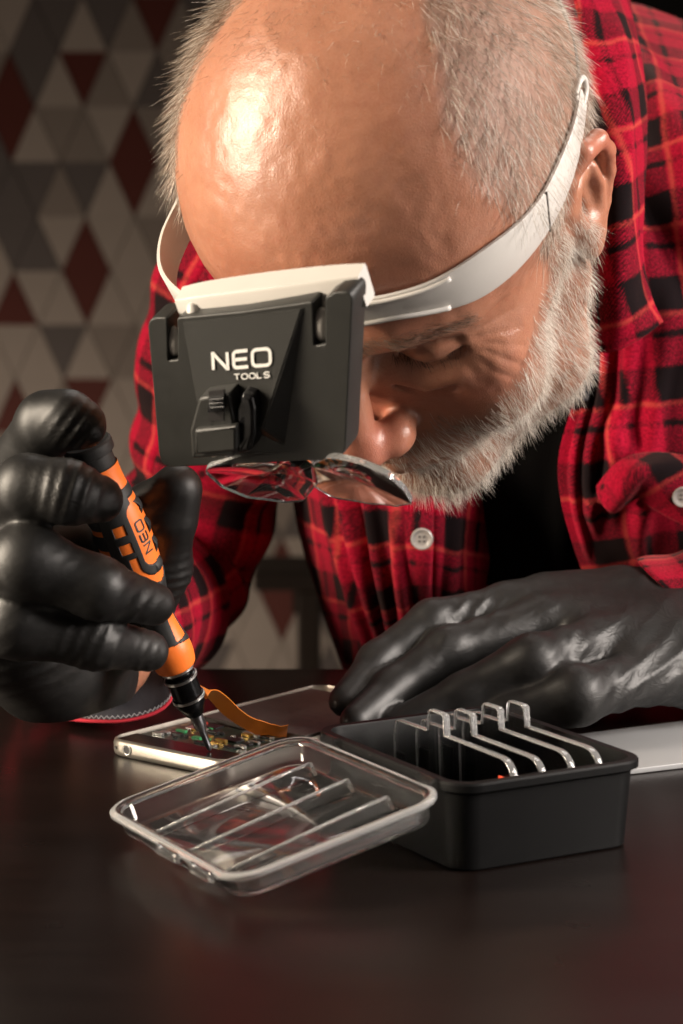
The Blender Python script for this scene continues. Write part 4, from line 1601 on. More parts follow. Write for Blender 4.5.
def button(px, py, Y, r, nrm):
    c = P(px, py, Y)
    v, fc = lathe([(r * 0.9, -0.0012), (r, -0.0006), (r, 0.0006), (r * 0.92, 0.0011), (r * 0.72, 0.0008), (r * 0.6, 0.0004), (r * 0.0001, 0.0004)], 28)
    z = Vector(nrm).normalized()
    R_ = z.to_track_quat('Z', 'Y').to_matrix()
    w = np.array([list(R_ @ Vector(p)) for p in v]) + c
    bo = auto_smooth(mesh_from('button', w, fc, M['button'], shirt, True, None), 30)
    for dx, dy in ((-1, -1), (1, -1), (1, 1), (-1, 1)):
        hv_, hf = lathe([(r * 0.1, 0.0003), (r * 0.1, 0.0006)], 10)
        hv_ = hv_ + np.array([dx * r * 0.2, dy * r * 0.2, 0])
        w = np.array([list(R_ @ Vector(p)) for p in hv_]) + c
        bv.append((w, hf))
    return bo


button(683, 497, 1.181, 0.0052, (-0.1, -1, -0.1))
# right front of the shirt with the button placket
rp_ = patch('front_panel', [
    [(330, 390, 1.42), (300, 390, 1.34), (318, 390, 1.275), (350, 390, 1.245), (385, 390, 1.235), (420, 390, 1.23), (450, 390, 1.235), (500, 390, 1.26)],
    [(320, 440, 1.42), (285, 440, 1.34), (306, 440, 1.275), (340, 440, 1.240), (380, 440, 1.225), (418, 440, 1.218), (450, 440, 1.225), (500, 440, 1.255)],
    [(330, 500, 1.42), (296, 500, 1.345), (318, 500, 1.275), (348, 500, 1.240), (385, 500, 1.222), (420, 500, 1.212), (450, 500, 1.222), (500, 500, 1.255)],
    [(345, 560, 1.42), (312, 560, 1.350), (330, 560, 1.285), (360, 560, 1.250), (390, 560, 1.230), (420, 560, 1.218), (447, 560, 1.228), (495, 560, 1.262)],
    [(365, 620, 1.42), (330, 620, 1.355), (346, 620, 1.300), (370, 620, 1.272), (395, 620, 1.258), (422, 620, 1.250), (447, 620, 1.258), (490, 620, 1.285)],
    [(385, 690, 1.42), (352, 690, 1.37), (364, 690, 1.325), (384, 690, 1.305), (405, 690, 1.297), (428, 690, 1.292), (450, 690, 1.297), (490, 690, 1.315)],
    [(400, 800, 1.45), (380, 800, 1.41), (385, 800, 1.365), (400, 800, 1.345), (420, 800, 1.340), (438, 800, 1.340), (455, 800, 1.342), (490, 800, 1.35)]], 150, 120, M['plaid'], shirt,
    [(0.42, 0.12, 0.48, 0.7, 0.018, 0.007), (0.52, 0.2, 0.56, 0.7, 0.02, 0.006), (0.36, 0.25, 0.40, 0.75, 0.02, 0.006), (0.62, 0.1, 0.63, 0.7, 0.018, 0.005), (0.80, 0.1, 0.78, 0.7, 0.012, -0.006), (0.87, 0.1, 0.86, 0.7, 0.02, 0.004), (0.47, 0.2, 0.51, 0.75, 0.012, -0.006)],
    seed=53, uvrot=-0.12, uvoff=(0.0, 0.02), thick=0.0018)
button(422, 539, 1.207, 0.0056, (-0.15, -1, -0.05))

# right sleeve: upper arm from behind the head to the elbow, then the forearm to the glove
sleeve('sleeve', [(72, 652, 1.118, 0.0325), (84, 642, 1.15, 0.037), (112, 622, 1.22, 0.042), (142, 602, 1.29, 0.045), (172, 558, 1.325, 0.044), (200, 500, 1.325, 0.041), (219, 425, 1.32, 0.0475), (242, 345, 1.315, 0.0535), (274, 268, 1.315, 0.0565), (320, 190, 1.33, 0.060)],
       90, 260, [(0.20, 0.4, 0.034, 0.0022), (0.27, 1.2, 0.030, 0.0016), (0.34, 2.0, 0.045, 0.002), (0.44, 2.8, 0.05, 0.0018), (0.04, 1.0, 0.04, 0.002)], 61, shirt)
# its turned cuff with the grey lining showing
v_, f_ = [], []
cr_ = catmull(np.array([(a, b2, Y) for a, b2, Y in ((164, 672, 1.118), (172, 694, 1.112), (158, 710, 1.108), (128, 719, 1.106), (96, 720, 1.108), (70, 718, 1.115))]), 60)
ci_ = catmull(np.array([(a, b2, Y) for a, b2, Y in ((150, 640, 1.128), (152, 662, 1.122), (146, 678, 1.120), (124, 690, 1.119), (96, 692, 1.120), (74, 690, 1.125))]), 60)


def strip(name, A, B_, n2, mat, seed, wav=0.0, thick=0.0012):
    rws = []
    for t_ in np.linspace(0, 1, n2):
        rws.append([tuple(A[i] * (1 - t_) + B_[i] * t_) for i in range(len(A))])
    return patch(name, rws, 120, max(12, n2 * 3), mat, shirt, seed=seed, thick=thick, amp=0.6)


mid = cr_ * 0.5 + ci_ * 0.5 + np.array([0, 1.5, -0.002])
cl_ = strip('cuff', ci_, cr_, 5, M['lining'], 71)
cl_['label'] = 'cuff with charcoal lining'
ce = np.array([P(*c) for c in cr_])
v, fc = tube(ce + np.array([0, 0, -0.0006]), 0.0009, 8, (0, 1, 0))
eo = mesh_from('cuff_edge', v, fc, simple('red_edge', (0.5, 0.02, 0.04), 0.9, grain=0.4, gscale=1800), cl_, True, None)
eo['label'] = 'red cuff edge'
zz = np.array([ce[i] + np.array([0, -0.0012, 0.0016 + 0.0007 * (1 if i % 2 else -1)]) for i in range(len(ce))])
v, fc = tube(zz, 0.00028, 6, (0, 1, 0))
mesh_from('stitching', v, fc, simple('grey_thread', (0.4, 0.4, 0.42), 0.8), cl_, False, None)
# left sleeve reaching in from the right over the wrist
sk = lambda ang: 0.028 * (1 - np.cos(ang - 0.2)) * 0.9
sl2 = sleeve('sleeve', [(640, 618, 1.158, 0.0270), (694, 612, 1.162, 0.031), (760, 612, 1.17, 0.040), (860, 600, 1.19, 0.047), (980, 560, 1.24, 0.055), (1060, 460, 1.32, 0.062)],
             90, 160, [(0.05, 0.5, 0.03, 0.002), (0.12, 1.2, 0.035, 0.003), (0.2, 2.2, 0.04, 0.003)], 67, shirt, sk, (0.01, 0.015))
# stitch holes of the buttons as one part each
for k, bo in enumerate([o for o in shirt.children if o.name.startswith('button')]):
    vv, ff = join_parts(bv[4 * k:4 * k + 4])
    mesh_from('thread_holes', vv, ff, M['inkdark'], bo, False, None)

# ------------------------------------------------------------------ headband magnifier worn on the forehead
VB = -unit((-0.42, -0.79, -0.43))                 # into the face
VX = np.array([0.89, -0.45, 0.10])
VX = unit(VX - VB * (VX @ VB))                    # along the plate, to his left
VZ = np.cross(VX, VB)                             # up the plate
VO = P(255, 385, 0.925)
VM = np.stack([VX, VB, VZ])
visor, _ = empty('headband_magnifier', tuple(VO), basis(Vector(VX), Vector(VB), Vector(VZ)))
tag(visor, 'white headband magnifier with black front plate and clear lenses worn on the forehead', 'magnifier')
VINV = visor.matrix_world.inverted()


def v2w(x, y, z):
    return VO + np.array([x, y, z]) @ VM


def vis(px, py, y=0.0):
    """where the ray of a measured point meets the plane y of the visor"""
    d = ray(px, py)
    t = ((v2w(0, y, 0) - _C) @ VB) / (d @ VB)
    q = _C + d * t - VO
    return np.array([q @ VX, q @ VZ])


def vpoly(name, px_pts, y0, y1, mat, parent, bev=0.0008, plane=None, pre=()):
    o2 = [tuple(vis(a, b2, y0 if plane is None else plane)) for a, b2 in px_pts]
    return stadium_extrude(o2, lambda a, b2, t: (a, t, b2), y0, y1, name, mat, parent, bev)


def round_poly(pts, radii, n=6):
    """round the corners of a 2D polygon"""
    p = [np.asarray(q, float) for q in pts]
    out = []
    m = len(p)
    for i in range(m):
        a, c, b2 = p[(i - 1) % m], p[i], p[(i + 1) % m]
        r = radii[i]
        if r <= 0:
            out.append(tuple(c))
            continue
        u1, u2 = unit(a - c), unit(b2 - c)
        half = math.acos(max(-1, min(1, u1 @ u2))) / 2
        d = r / math.tan(half)
        s, e = c + u1 * d, c + u2 * d
        for t in np.linspace(0, 1, n):
            out.append(tuple((1 - t) ** 2 * s + 2 * t * (1 - t) * c + t ** 2 * e))
    return out


plate_px = [(147, 318), (167, 317.5), (168, 361), (177.5, 360), (177, 318), (240, 312), (312.5, 301.5), (314, 346), (325, 344.5), (325, 298), (334, 292.5), (353, 291), (345, 459), (160, 468)]
plate_r = [10, 3, 2, 2, 3, 0, 3, 2, 2, 3, 3, 10, 15, 15]
plate_px = round_poly(plate_px, plate_r)
plate = vpoly('front_plate', plate_px, 0.0, 0.0125, M['black'], visor, 0.0006)
# the raised wedge that carries the name
wp = [vis(*q) for q in ((183, 321), (303, 307), (262, 424), (203, 396))]
top = [wp[0], wp[1], vis(284, 446), vis(262, 440), vis(204, 420)]
bm = bmesh.new()
hts = [-0.0006, -0.0008, -0.0068, -0.0052]
fr = [bm.verts.new((q[0], h_, q[1])) for q, h_ in zip([wp[0], wp[1], vis(263, 428, -0.0068), wp[3]], hts)]
ba = [bm.verts.new((q[0], 0.0002, q[1])) for q in (wp[0] + np.array([-0.0004, 0]), wp[1] + np.array([0.0006, 0]), vis(285, 447), wp[3] + np.array([-0.002, -0.003]))]
bm.faces.new(fr)
for i in range(4):
    j = (i + 1) % 4
    bm.faces.new((fr[j], fr[i], ba[i], ba[j]))
bm.faces.new(ba[::-1])
bmesh.ops.bevel(bm, geom=bm.edges[:], offset=0.0005, segments=2, affect='EDGES')
wedge = from_bm('wedge', bm, M['black'], plate)
# wedge plane for the print
A0, A1, A2 = [np.array([q[0], h_, q[1]]) for q, h_ in zip([wp[0], wp[1], wp[3]], [hts[0], hts[1], hts[3]])]
wn = unit(np.cross(A1 - A0, A2 - A0))
if wn[1] > 0:
    wn = -wn


def on_wedge(px, py):
    d = VM @ ray(px, py)
    o = VM @ (_C - VO)
    t = ((A0 - o) @ wn) / (d @ wn)
    return o + d * t


lo, lx, ly = on_wedge(214, 369.5), on_wedge(271, 364.5), on_wedge(213, 353.5)
ex, ey = (lx - lo) / 3.92, (ly - lo)
st, cl = word_neo()
lettering('logo', st, 0.20, 0.0003, lambda x, y, h: lo + ex * x + ey * y + wn * (h + 0.00012), M['ink'], wedge, closed=cl)
to, tx, ty = on_wedge(235, 379.5), on_wedge(270, 377), on_wedge(234.6, 374.2)
ex2, ey2 = (tx - to) / 5.2, (ty - to)
ts, tc_ = [], []
ts += [[(0, 1), (0.8, 1)], [(0.4, 1), (0.4, 0)]]
for x0 in (1.1, 2.25):
    tc_.append(len(ts))
    ts.append(rr(x0, 0, x0 + 0.85, 1, 0.38))
ts.append([(3.4, 1), (3.4, 0), (4.0, 0)])
ts.append([(5.2, 0.88), (5.0, 1.0), (4.6, 1.0), (4.45, 0.85), (4.45, 0.65), (4.6, 0.52), (5.0, 0.48), (5.18, 0.35), (5.18, 0.15), (5.0, 0.0), (4.6, 0.0), (4.4, 0.12)])
lettering('logo_line', ts, 0.17, 0.0003, lambda x, y, h: to + ex2 * x + ey2 * y + wn * (h + 0.00012), M['ink'], wedge, closed=tc_)
# lamp module
lamp_px = round_poly([(204, 392), (234, 388), (240, 420), (239, 450), (197, 453), (195, 425)], [5, 2, 2, 3, 3, 6])
lamp = vpoly('lamp_module', lamp_px, -0.0125, 0.0, M['black'], visor, 0.0012, plane=-0.008)
lamp['label'] = 'black lamp module with a slide switch'
vpoly('lamp_lip', round_poly([(197, 427), (239, 423), (239, 448), (198, 452)], [2, 2, 3, 3]), -0.0150, -0.0110, M['black'], lamp, 0.0012, plane=-0.0125)
vpoly('switch_slot', [(209, 391), (224, 389.5), (224, 420), (209, 421)], -0.01275, -0.0115, M['inkdark'], lamp, 0.0, plane=-0.0125)
sw = vpoly('switch', [(210, 397), (224, 395.5), (225, 409), (209, 411)], -0.0150, -0.0120, M['blackgloss'], lamp, 0.0006, plane=-0.0135)
for k in range(3):
    vpoly('switch_ridge', [(210, 399 + 4 * k), (224, 397.5 + 4 * k), (224, 399.5 + 4 * k), (210, 401 + 4 * k)], -0.0156, -0.0148, M['blackgloss'], sw, 0.0002, plane=-0.0150)
# pivot barrel beside it
bpx = [(246, 389), (256, 392), (259, 405), (259, 430), (254, 447), (242, 450), (238, 430), (240, 404)]
vpoly('pivot', round_poly(bpx, [3] * 8), -0.0110, 0.0, M['blackgloss'], lamp, 0.0018, plane=-0.007)
# two small LEDs under the lamp
ledm = simple('led_lens', (0.5, 0.5, 0.52), 0.1)
for px in (212, 226):
    q = vis(px, 453, -0.008)
    v, fc = lathe([(0.0022, 0), (0.0022, 0.0016), (0.0016, 0.003), (0.0002, 0.0036)], 16)
    v = np.stack([v[:, 0] + q[0], v[:, 1] - 0.0068, q[1] - v[:, 2] + 0.0012], -1)
    mesh_from('led', v, fc, ledm, lamp)

# white housing arched over the forehead
hc = [((178, 311), 0.0005, 0.0085), ((205, 307), 0.0, 0.0105), ((262, 300), 0.0005, 0.0115), ((320, 293), 0.002, 0.0105), ((361, 288), 0.004, 0.0080)]
ctrl = []
for (a, b2), y, dep in hc:
    q = vis(a, b2, 0.006 + y)
    ctrl.append([q[0], 0.006 + y, q[1], dep])
ctrl = catmull(np.array(ctrl), 40)
sec = [(-0.001, -0.0075), (0.001, -0.0080), (0.9, -0.0075), (1.0, -0.0060), (1.0, 0.0052), (0.93, 0.0064), (0.06, 0.0046), (0.0, 0.0036), (-0.001, -0.0065)]
rings = [np.array([(c[0] + 0.1 * (s[0] if False else 0), c[1] + s[0] * c[3], c[2] + s[1]) for s in sec]) for c in ctrl]
v, fc = loft(rings, True, True, True)
bmx = bmesh.new()
me = bpy.data.meshes.new('x')
me.from_pydata(v.tolist(), [], fc)
bmx.from_mesh(me)
housing = auto_smooth(from_bm('housing', bmx, M['white'], visor, True), 38)
housing['label'] = 'white forehead housing'
# pins that show in the plate's slots, and the small clip above the left slot
for (px, py0, py1) in ((173.0, 328, 357), (320.5, 309, 342)):
    q0, q1 = vis(px, py0, 0.003), vis(px, py1, 0.003)
    pp = [np.array([q0[0] * (1 - t_) + q1[0] * t_, 0.0040, q0[1] * (1 - t_) + q1[1] * t_]) for t_ in np.linspace(0, 1, 12)]
    v, fc = tube(pp, [0.0030 * math.sqrt(max(0.05, 1 - (2 * t_ - 1) ** 2)) for t_ in np.linspace(0, 1, 12)], 14, (0, 1, 0))
    mesh_from('hinge_pin', v, fc, M['white'], housing)
cp = vis(189, 316, 0.002)
v, fc = lathe([(0.0036, -0.004), (0.0032, 0.0), (0.0016, 0.0030), (0.0003, 0.0036)], 16)
mesh_from('clip', v + np.array([cp[0], 0.006, cp[1]]), fc, M['white'], housing)

# the band: a strip running from the housing over the temple to the back of the head
tb = [(8, 101, 69), (25, 97, 66), (39, 90, 64), (52, 79, 62), (65, 62, 61), (74, 37, 57), (77.5, 7, 53), (76.5, -22, 51), (69, -45, 50), (50, -82, 50), (25, -108, 48), (0, -112, 48),
      (-25, -108, 48), (-60, -86, 48), (-78, -40, 46), (-85, 0, 44), (-89, 40, 42), (-88, 62, 44), (-78, 82, 46), (-56, 96, 48)]
bb_ = [(9, 103, 54), (26, 99, 54), (37, 93, 53), (49, 84, 48), (61, 70, 43), (72.5, 42, 42), (77, 6, 38), (77, -23, 39), (70, -46, 41), (51, -84, 40), (26, -110, 38), (0, -114, 38),
       (-26, -110, 38), (-61, -88, 34), (-78, -42, 32), (-86, -2, 30), (-90, 38, 28), (-89, 62, 30), (-79, 82, 33), (-57, 97, 36)]
T_, B_ = catmull(np.array(tb, float), 200), catmull(np.array(bb_, float), 200)
for C_, sg in ((T_, 1), (B_, -1)):        # the strip is widest over the temples and on the far side
    C_[:, 2] += sg * np.interp(np.arange(200), [0, 25, 40, 60, 76, 95, 150, 165, 199], [0, 1.0, 2.6, 1.6, 0, 0, 0, 4.0, 4.0])
hbvh = BVHTree.FromPolygons(hv.tolist(), hq.tolist())
for C_ in (T_, B_):                       # the strip lies on the skin, never inside it
    for i in range(200):
        q = Vector(H(*C_[i]))
        l_, n_, k_, d_ = hbvh.find_nearest(q)
        sd = (q - l_).dot(n_)
        if sd < 0.5:
            q = l_ + n_ * 0.5
            C_[i] = (q[0], -q[1], q[2])
    ker = np.ones(9) / 9
    pad = np.concatenate([np.repeat(C_[:1], 4, 0), C_, np.repeat(C_[-1:], 4, 0)])
    C_[:] = np.stack([np.convolve(pad[:, a], ker, 'valid') for a in range(3)], -1)
off = 2.2
outv = np.stack([T_[:, 0] / 78 ** 2, T_[:, 1] / 100 ** 2, np.zeros(200)], -1)
outv /= np.linalg.norm(outv, axis=1)[:, None]


def strap_piece(name, i0, i1, mat, h0=0.0, h1=1.0, th=0.7):
    rings = []
    for i in range(i0, i1):
        a = T_[i] * (1 - h0) + B_[i] * h0
        b2 = T_[i] * (1 - h1) + B_[i] * h1
        o_ = outv[i]
        m1, m2 = a * 0.94 + b2 * 0.06, a * 0.06 + b2 * 0.94
        rings.append([a + o_ * off, m1 + o_ * (off + th), m2 + o_ * (off + th), b2 + o_ * off, b2 + o_ * (off - 1.2), a + o_ * (off - 1.2)])
    rings = [np.array([list(VINV @ Vector(h2w(H(*q)))) for q in r]) for r in rings]
    v, fc = loft(rings, True, True, True)
    bmx = bmesh.new()
    me = bpy.data.meshes.new('x')
    me.from_pydata(v.tolist(), [], fc)
    bmx.from_mesh(me)
    bpy.data.meshes.remove(me)
    return auto_smooth(from_bm(name, bmx, mat, visor, True), 40)


band = strap_piece('headband', 0, 76, M['white'])
strap_piece('headband', 157, 200, M['white'])
off = 0.2
bs = strap_piece('back_strap', 77, 158, simple('grey_elastic', (0.16, 0.14, 0.125), 0.8), 0.25, 0.75, 0.3)
bs['label'] = 'grey elastic back strap'
off = 2.2


def hpt(q):
    return np.array(list(VINV @ Vector(h2w(H(*q)))))


# guide rails where the band enters the housing, the joint across the temple and the loop at its end
for C_, k0, k1 in ((T_, 8, 34), (B_, 8, 34)):
    pts = [hpt(C_[i] * 0.90 + (B_[i] if C_ is T_ else T_[i]) * 0.10 + outv[i] * (off + 1.2)) for i in range(k0, k1)]
    v, fc = tube(pts, 0.0011, 8, (0, 0, 1))
    mesh_from('guide_rail', v, fc, M['white'], band)
ji = 54
pts = [hpt(T_[ji] * (1 - t_) + B_[ji] * t_ + outv[ji] * (off + 0.75)) for t_ in np.linspace(0.0, 1.0, 8)]
v, fc = tube(pts, 0.0005, 8, (1, 0, 0))
mesh_from('joint', v, fc, simple('joint_shadow', (0.12, 0.11, 0.10), 0.6), band)
lp = [hpt((79, -21, 53)), hpt((79.5, -27, 54.5)), hpt((79.5, -31, 52)), hpt((79.5, -30, 47)), hpt((79.5, -24, 44.5)), hpt((79, -19, 46)), hpt((79, -21, 53))]
v, fc = tube(catmull(np.array(lp), 36), 0.0014, 10, (0, 0, 1))
mesh_from('strap_loop', v, fc, M['white'], band)

# clear twin lens below the plate
D_ = unit(np.array([0.0, 0.52, -0.855]))
NL = np.cross(np.array([1.0, 0, 0]), D_)


def lens_half(px_pts, name, dome=0.0028):
    """outline given where it is seen; it lies in the lens plane"""
    o0 = np.array([0, 0.006, vis(255, 462, 0.006)[1]])
    pts = []
    for a, b2 in px_pts:
        d = VM @ ray(a, b2)
        o = VM @ (_C - VO)
        t = ((o0 - o) @ NL) / (d @ NL)
        q = o + d * t - o0
        pts.append((q[0], q @ D_))
    p = np.array(round_poly(pts, [0.005] * len(pts), 6))
    pc_ = np.vstack([p, p[:1]])
    sl_ = np.concatenate([[0], np.cumsum(np.linalg.norm(np.diff(pc_, axis=0), axis=1))])
    tt = np.linspace(0, sl_[-1], 97)[:-1]
    p = np.stack([np.interp(tt, sl_, pc_[:, k]) for k in (0, 1)], -1)
    c = p.mean(0)
    rings = []

    def rg(s, off_):
        q = c + (p - c) * s
        return np.array([o0 + np.array([a, 0, 0]) + D_ * b2 + NL * (off_ - a * a * 4.0) for a, b2 in q])
    ss = [0.02, 0.2, 0.4, 0.6, 0.75, 0.87, 0.95, 0.985, 1.0]
    for s in ss:
        rings.append(rg(s, 0.0013 + dome * (1 - s * s)))
    for s in ss[::-1]:
        rings.append(rg(s, -0.0013 - dome * 0.3 * (1 - s * s)))
    v, fc = loft(rings, True, True, True)
    bmx = bmesh.new()
    me = bpy.data.meshes.new('x')
    me.from_pydata(v.tolist(), [], fc)
    bmx.from_mesh(me)
    lo_ = auto_smooth(from_bm(name, bmx, M['clear'], visor, True), 45)
    lo_.data.materials.append(M['lensrim'])
    n_ = len(p)
    for pg in lo_.data.polygons:
        if len(pg.vertices) == 4 and min(pg.vertices) >= 7 * n_ and max(pg.vertices) < 11 * n_:
            pg.material_index = 1
    return lo_


l1 = lens_half([(206, 456), (250, 450), (300, 450), (316, 462), (319, 480), (304, 498), (285, 497), (250, 487), (226, 474)], 'lens')
l2 = lens_half([(312, 462), (330, 450), (365, 447), (396, 448), (411, 462), (418, 479), (400, 493), (370, 498), (335, 496), (314, 484)], 'lens')
l1['label'] = 'clear magnifying lens'
l2['label'] = 'clear magnifying lens'

# ------------------------------------------------------------------ hair, beard, brows: every strand a thin tapered blade of geometry
HQ_C = hv[hq].mean(1)                                # face centres in head millimetres (x, y=-f, z)
HQ_N = np.cross(hv[hq[:, 2]] - hv[hq[:, 0]], hv[hq[:, 3]] - hv[hq[:, 1]])
HQ_A = np.linalg.norm(HQ_N, axis=1) / 2
HQ_N = HQ_N / (2 * HQ_A[:, None] + 1e-12)


def smooth(x, a, b2):
    t = np.clip((x - a) / (b2 - a), 0, 1)
    return t * t * (3 - 2 * t)


def masks(p):
    l, f, u = np.abs(p[:, 0]), -p[:, 1], p[:, 2]
    nz = 4 * noise3(p, 0.06, 5)
    # hairline: forward limit of the hair on the side of the head as a function of height
    lim = np.interp(u, [-60, 0, 16, 41, 73, 92, 110, 122, 130, 142], [34, 36, 37, 42, 57, 53, 40, 21, 0, -30])
    hair = smooth(lim + nz - f, -3, 9)
    ear = ((f + 8) / 24) ** 2 + ((u - 6) / 36) ** 2
    hair = np.where((l > 70) & (ear < 1.0), 0, hair)
    hair = np.where((f > -18) & (u < -2), 0, hair)
    hair = np.where((u < -45), 0, hair)
    # thin crown hair on top of the head
    crown = 0.10 * smooth(u, 96, 118) * smooth(42 + nz * 2 - f, -6, 22)
    # beard: cheeks below a line from the sideburn to the moustache
    line = np.interp(f, [-10, 20, 36, 52, 64, 74, 84, 92, 100, 112], [16, 16, 10, 2, -9, -17, -25, -31, -36, -40])
    beard = smooth(line + nz - u, -3, 8)
    beard = np.where(f < -1 + 0.10 * np.maximum(0, -u - 20), 0, beard)
    lips = ((l / 25) ** 2 + ((u + 59.5) / 5.5) ** 2 < 1) & (f > 80)
    beard = np.where(lips, 0, beard)
    beard = np.where((u > -37) & (l < 22) & (f > 88), 0, beard)
    beard = np.where(u < -118, 0, beard)
    return hair, crown, beard


def strands(name, count, dens, length, flow, tone, rad, parent, nseg=4, lift=0.3, jit=0.35, gravity=0.25, seed=0, mat=None, min_len=0.5):
    """dens per face; length(p), flow(p) in head space; tapered triangular blades"""
    rng = np.random.default_rng(seed)
    w = dens * HQ_A
    fi = rng.choice(len(w), size=count, p=w / w.sum())
    r1, r2 = rng.random(count), rng.random(count)
    a, b2, c, d = [hv[hq[fi, k]] for k in range(4)]
    p = (a * (1 - r1)[:, None] + b2 * r1[:, None]) * (1 - r2)[:, None] + (d * (1 - r1)[:, None] + c * r1[:, None]) * r2[:, None]
    n = HQ_N[fi]
    fl = flow(p)
    fl = fl - n * (fl * n).sum(1)[:, None]
    fl /= np.linalg.norm(fl, axis=1)[:, None] + 1e-9
    cl_ = np.stack([noise3(p, 0.10, 11 + seed), noise3(p, 0.10, 12 + seed), noise3(p, 0.10, 13 + seed)], -1)
    dirv = fl + n * lift + jit * rng.normal(size=(count, 3)) * 0.6 + 0.5 * jit * cl_ * 2
    dirv /= np.linalg.norm(dirv, axis=1)[:, None]
    Ls = length(p) * rng.uniform(min_len, 1.15, count)
    pts = [p - n * 0.5]
    cur, dv = p - n * 0.5, dirv
    bend = fl * 0.30 + rng.normal(size=(count, 3)) * 0.16
    for s in range(nseg):
        cur = cur + dv * (Ls / nseg)[:, None]
        pts.append(cur)
        dv = dv + bend * gravity
        dv /= np.linalg.norm(dv, axis=1)[:, None]
    side = np.cross(dirv, n + 1e-3)
    side /= np.linalg.norm(side, axis=1)[:, None] + 1e-9
    up2 = np.cross(side, dirv)
    rr_ = rad * rng.uniform(0.7, 1.25, count)
    V = []
    for s in range(nseg):
        k = rr_ * (1 - 0.75 * s / nseg)
        for an in (0, 2.094, 4.189):
            V.append(pts[s] + (side * math.cos(an) + up2 * math.sin(an)) * k[:, None])
    V.append(pts[-1])
    m = 3 * nseg + 1
    V = np.stack(V, 1)                                # (count, m, 3)
    base = np.arange(count)[:, None] * m
    T = []
    for s in range(nseg - 1):
        for k in range(3):
            k2 = (k + 1) % 3
            q = [3 * s + k, 3 * s + k2, 3 * s + 3 + k2, 3 * s + 3 + k]
            T += [[q[0], q[1], q[2]], [q[0], q[2], q[3]]]
    for k in range(3):
        T.append([3 * (nseg - 1) + k, 3 * (nseg - 1) + (k + 1) % 3, 3 * nseg])
    T = np.array(T)
    faces = (base[:, :, None] + T[None]).reshape(-1, 3)
    o = mesh_np(name, h2w(V.reshape(-1, 3)), faces, mat or M['hair'], parent, True, PINV)
    tn = np.clip(tone(p, rng), 0, 1)
    at = o.data.attributes.new('tone', 'FLOAT', 'POINT')
    at.data.foreach_set('value', np.repeat(tn, m).astype(np.float32))
    o['kind'] = 'stuff'
    return o


mh, mc, mb = masks(HQ_C)
# stubble darkening of the skin below the hair
vh, vc, vb = masks(hv)
at = body.data.attributes.new('stubble', 'FLOAT', 'POINT')
nb_ = len(body.data.vertices)
arr = np.zeros(nb_, np.float32)
arr[:len(hv)] = np.clip(vh * 0.9 + vc * 1.2 + vb * 0.45, 0, 1)
at.data.foreach_set('value', arr)
at = body.data.attributes.new('flush', 'FLOAT', 'POINT')
arr = np.zeros(nb_, np.float32)
l_, f_2, u_ = np.abs(hv[:, 0]), -hv[:, 1], hv[:, 2]
arr[:len(hv)] = np.clip(np.exp(-((l_ / 20) ** 2 + ((f_2 - 112) / 20) ** 2 + ((u_ + 22) / 16) ** 2)) + 0.7 * smooth(l_, 78, 90) + 0.5 * np.exp(-(((l_ - 45) / 18) ** 2 + ((u_ + 16) / 14) ** 2)) * (f_2 > 40)
                        + 0.35 * np.exp(-(((u_ - 55) / 25) ** 2 + ((l_ - 30) / 25) ** 2)) * (f_2 > 60), 0, 1)
at.data.foreach_set('value', arr)


def flow_head(p):
    l, f, u = p[:, 0], -p[:, 1], p[:, 2]
    out = np.zeros_like(p)
    out[:, 1] = -0.75                                  # forward
    out[:, 2] = -0.55
    out[:, 1] += 0.9 * smooth(-f, 20, 70)              # behind the ear it turns back and down
    out[:, 0] += 0.25 * np.sign(l)
    return out


def flow_beard(p):
    l, f, u = p[:, 0], -p[:, 1], p[:, 2]
    out = np.zeros_like(p)
    out[:, 1] = -0.35
    out[:, 2] = -0.9
    out[:, 0] = 0.25 * np.sign(l)
    mst = (u > -58) & (f > 84)
    out[mst, 0] = np.sign(l[mst]) * 0.8
    out[mst, 2] = -0.75
    return out


def tone_head(p, rng):
    base = 0.58 + 0.12 * noise3(p, 0.05, 3) - 0.12 * smooth(p[:, 2], 95, 125)
    return base + rng.normal(size=len(p)) * 0.27


def tone_beard(p, rng):
    base = 0.78 + 0.12 * np.exp(-((p[:, 2] + 46) / 9) ** 2) * (p[:, 1] < -70) + 0.15 * noise3(p, 0.045, 8) - 0.05 * np.exp(-((p[:, 2] + 50) / 8) ** 2) * (p[:, 1] < -80)
    return base + rng.normal(size=len(p)) * 0.2


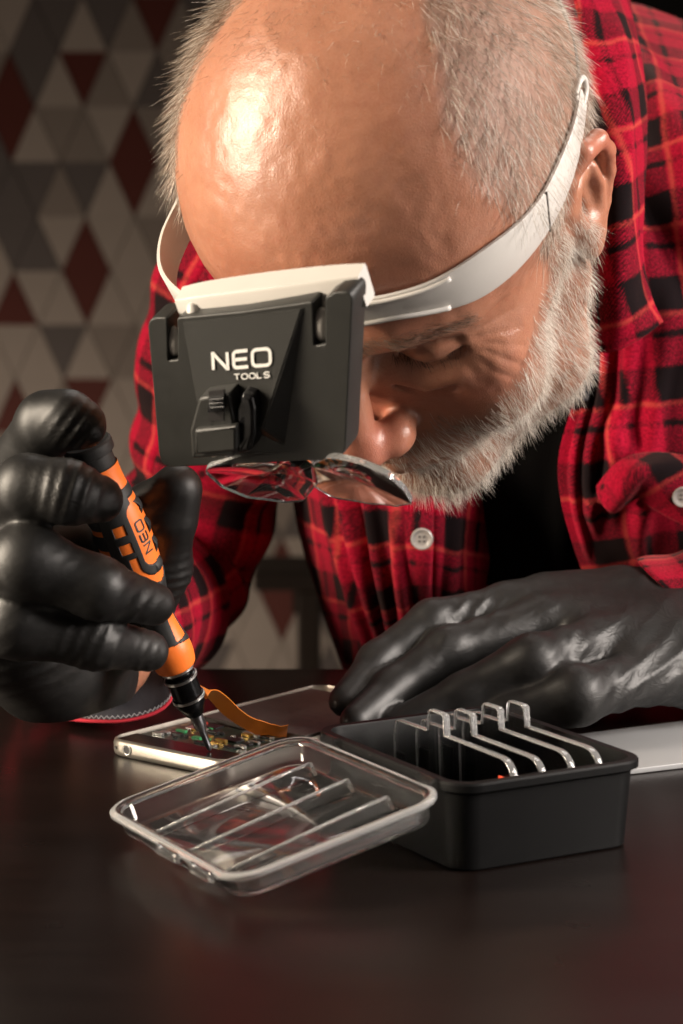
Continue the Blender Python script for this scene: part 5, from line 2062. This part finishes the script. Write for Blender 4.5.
hair_o = strands('hair', 17000, mh, lambda p: 12.5 + 3 * noise3(p, 0.05, 2) + 4 * (p[:, 0] < 0), flow_head, tone_head, 0.10, person, lift=0.50, jit=0.36, seed=1)
hair_o['label'] = 'short cropped grey hair'
ct = strands('crown_hair', 1800, mc + 0.004 * (HQ_C[:, 2] > 60) * (-HQ_C[:, 1] < 70) * (HQ_N[:, 2] > 0.2), lambda p: 9.0 + 0 * p[:, 0], flow_head, lambda p, r: 0.32 + 0.25 * r.normal(size=len(p)), 0.065, person, lift=0.30, jit=0.7, gravity=0.5, seed=2)
ct['label'] = 'thin hair on the bald crown'
be = strands('beard', 19000, mb, lambda p: 9.5 + 2 * noise3(p, 0.05, 2) + 3.0 * smooth(-p[:, 2], 70, 95), flow_beard, tone_beard, 0.092, person, lift=0.75, jit=0.40, gravity=0.3, seed=3)
be['label'] = 'short full grey beard and moustache'
# brows and lashes
lb, fb, ub = np.abs(HQ_C[:, 0]), -HQ_C[:, 1], HQ_C[:, 2]
bl = np.interp(lb, [8, 28, 52], [30.5, 37, 31])
mbw = np.exp(-((ub - bl) / 3.4) ** 2) * ((lb > 9) & (lb < 55) & (fb > 60))


def flow_brow(p):
    out = np.zeros_like(p)
    out[:, 0] = np.sign(p[:, 0]) * 0.9
    out[:, 2] = -0.1 + 0.3 * (np.abs(p[:, 0]) < 25)
    out[:, 1] = 0.4
    return out


strands('eyebrow', 1500, mbw, lambda p: 8.5 + 0 * p[:, 0], flow_brow, lambda p, r: 0.06 + 0.16 * r.normal(size=len(p)), 0.075, person, lift=0.25, jit=0.35, gravity=0.3, seed=4)
lu = np.interp(lb, [17, 24, 32, 40, 47], [9.5, 6.5, 5, 6, 9])
mls = np.exp(-((ub - lu) / 1.1) ** 2) * ((lb > 17) & (lb < 48) & (fb > 70))


def flow_lash(p):
    out = np.zeros_like(p)
    out[:, 2] = -0.9
    out[:, 1] = -0.5
    out[:, 0] = np.sign(p[:, 0]) * 0.3
    return out


strands('eyelashes', 240, mls, lambda p: 6.0 + 0 * p[:, 0], flow_lash, lambda p, r: 0.0 * p[:, 0], 0.11, person, lift=0.7, jit=0.25, gravity=0.3, seed=5, mat=M['lash'])
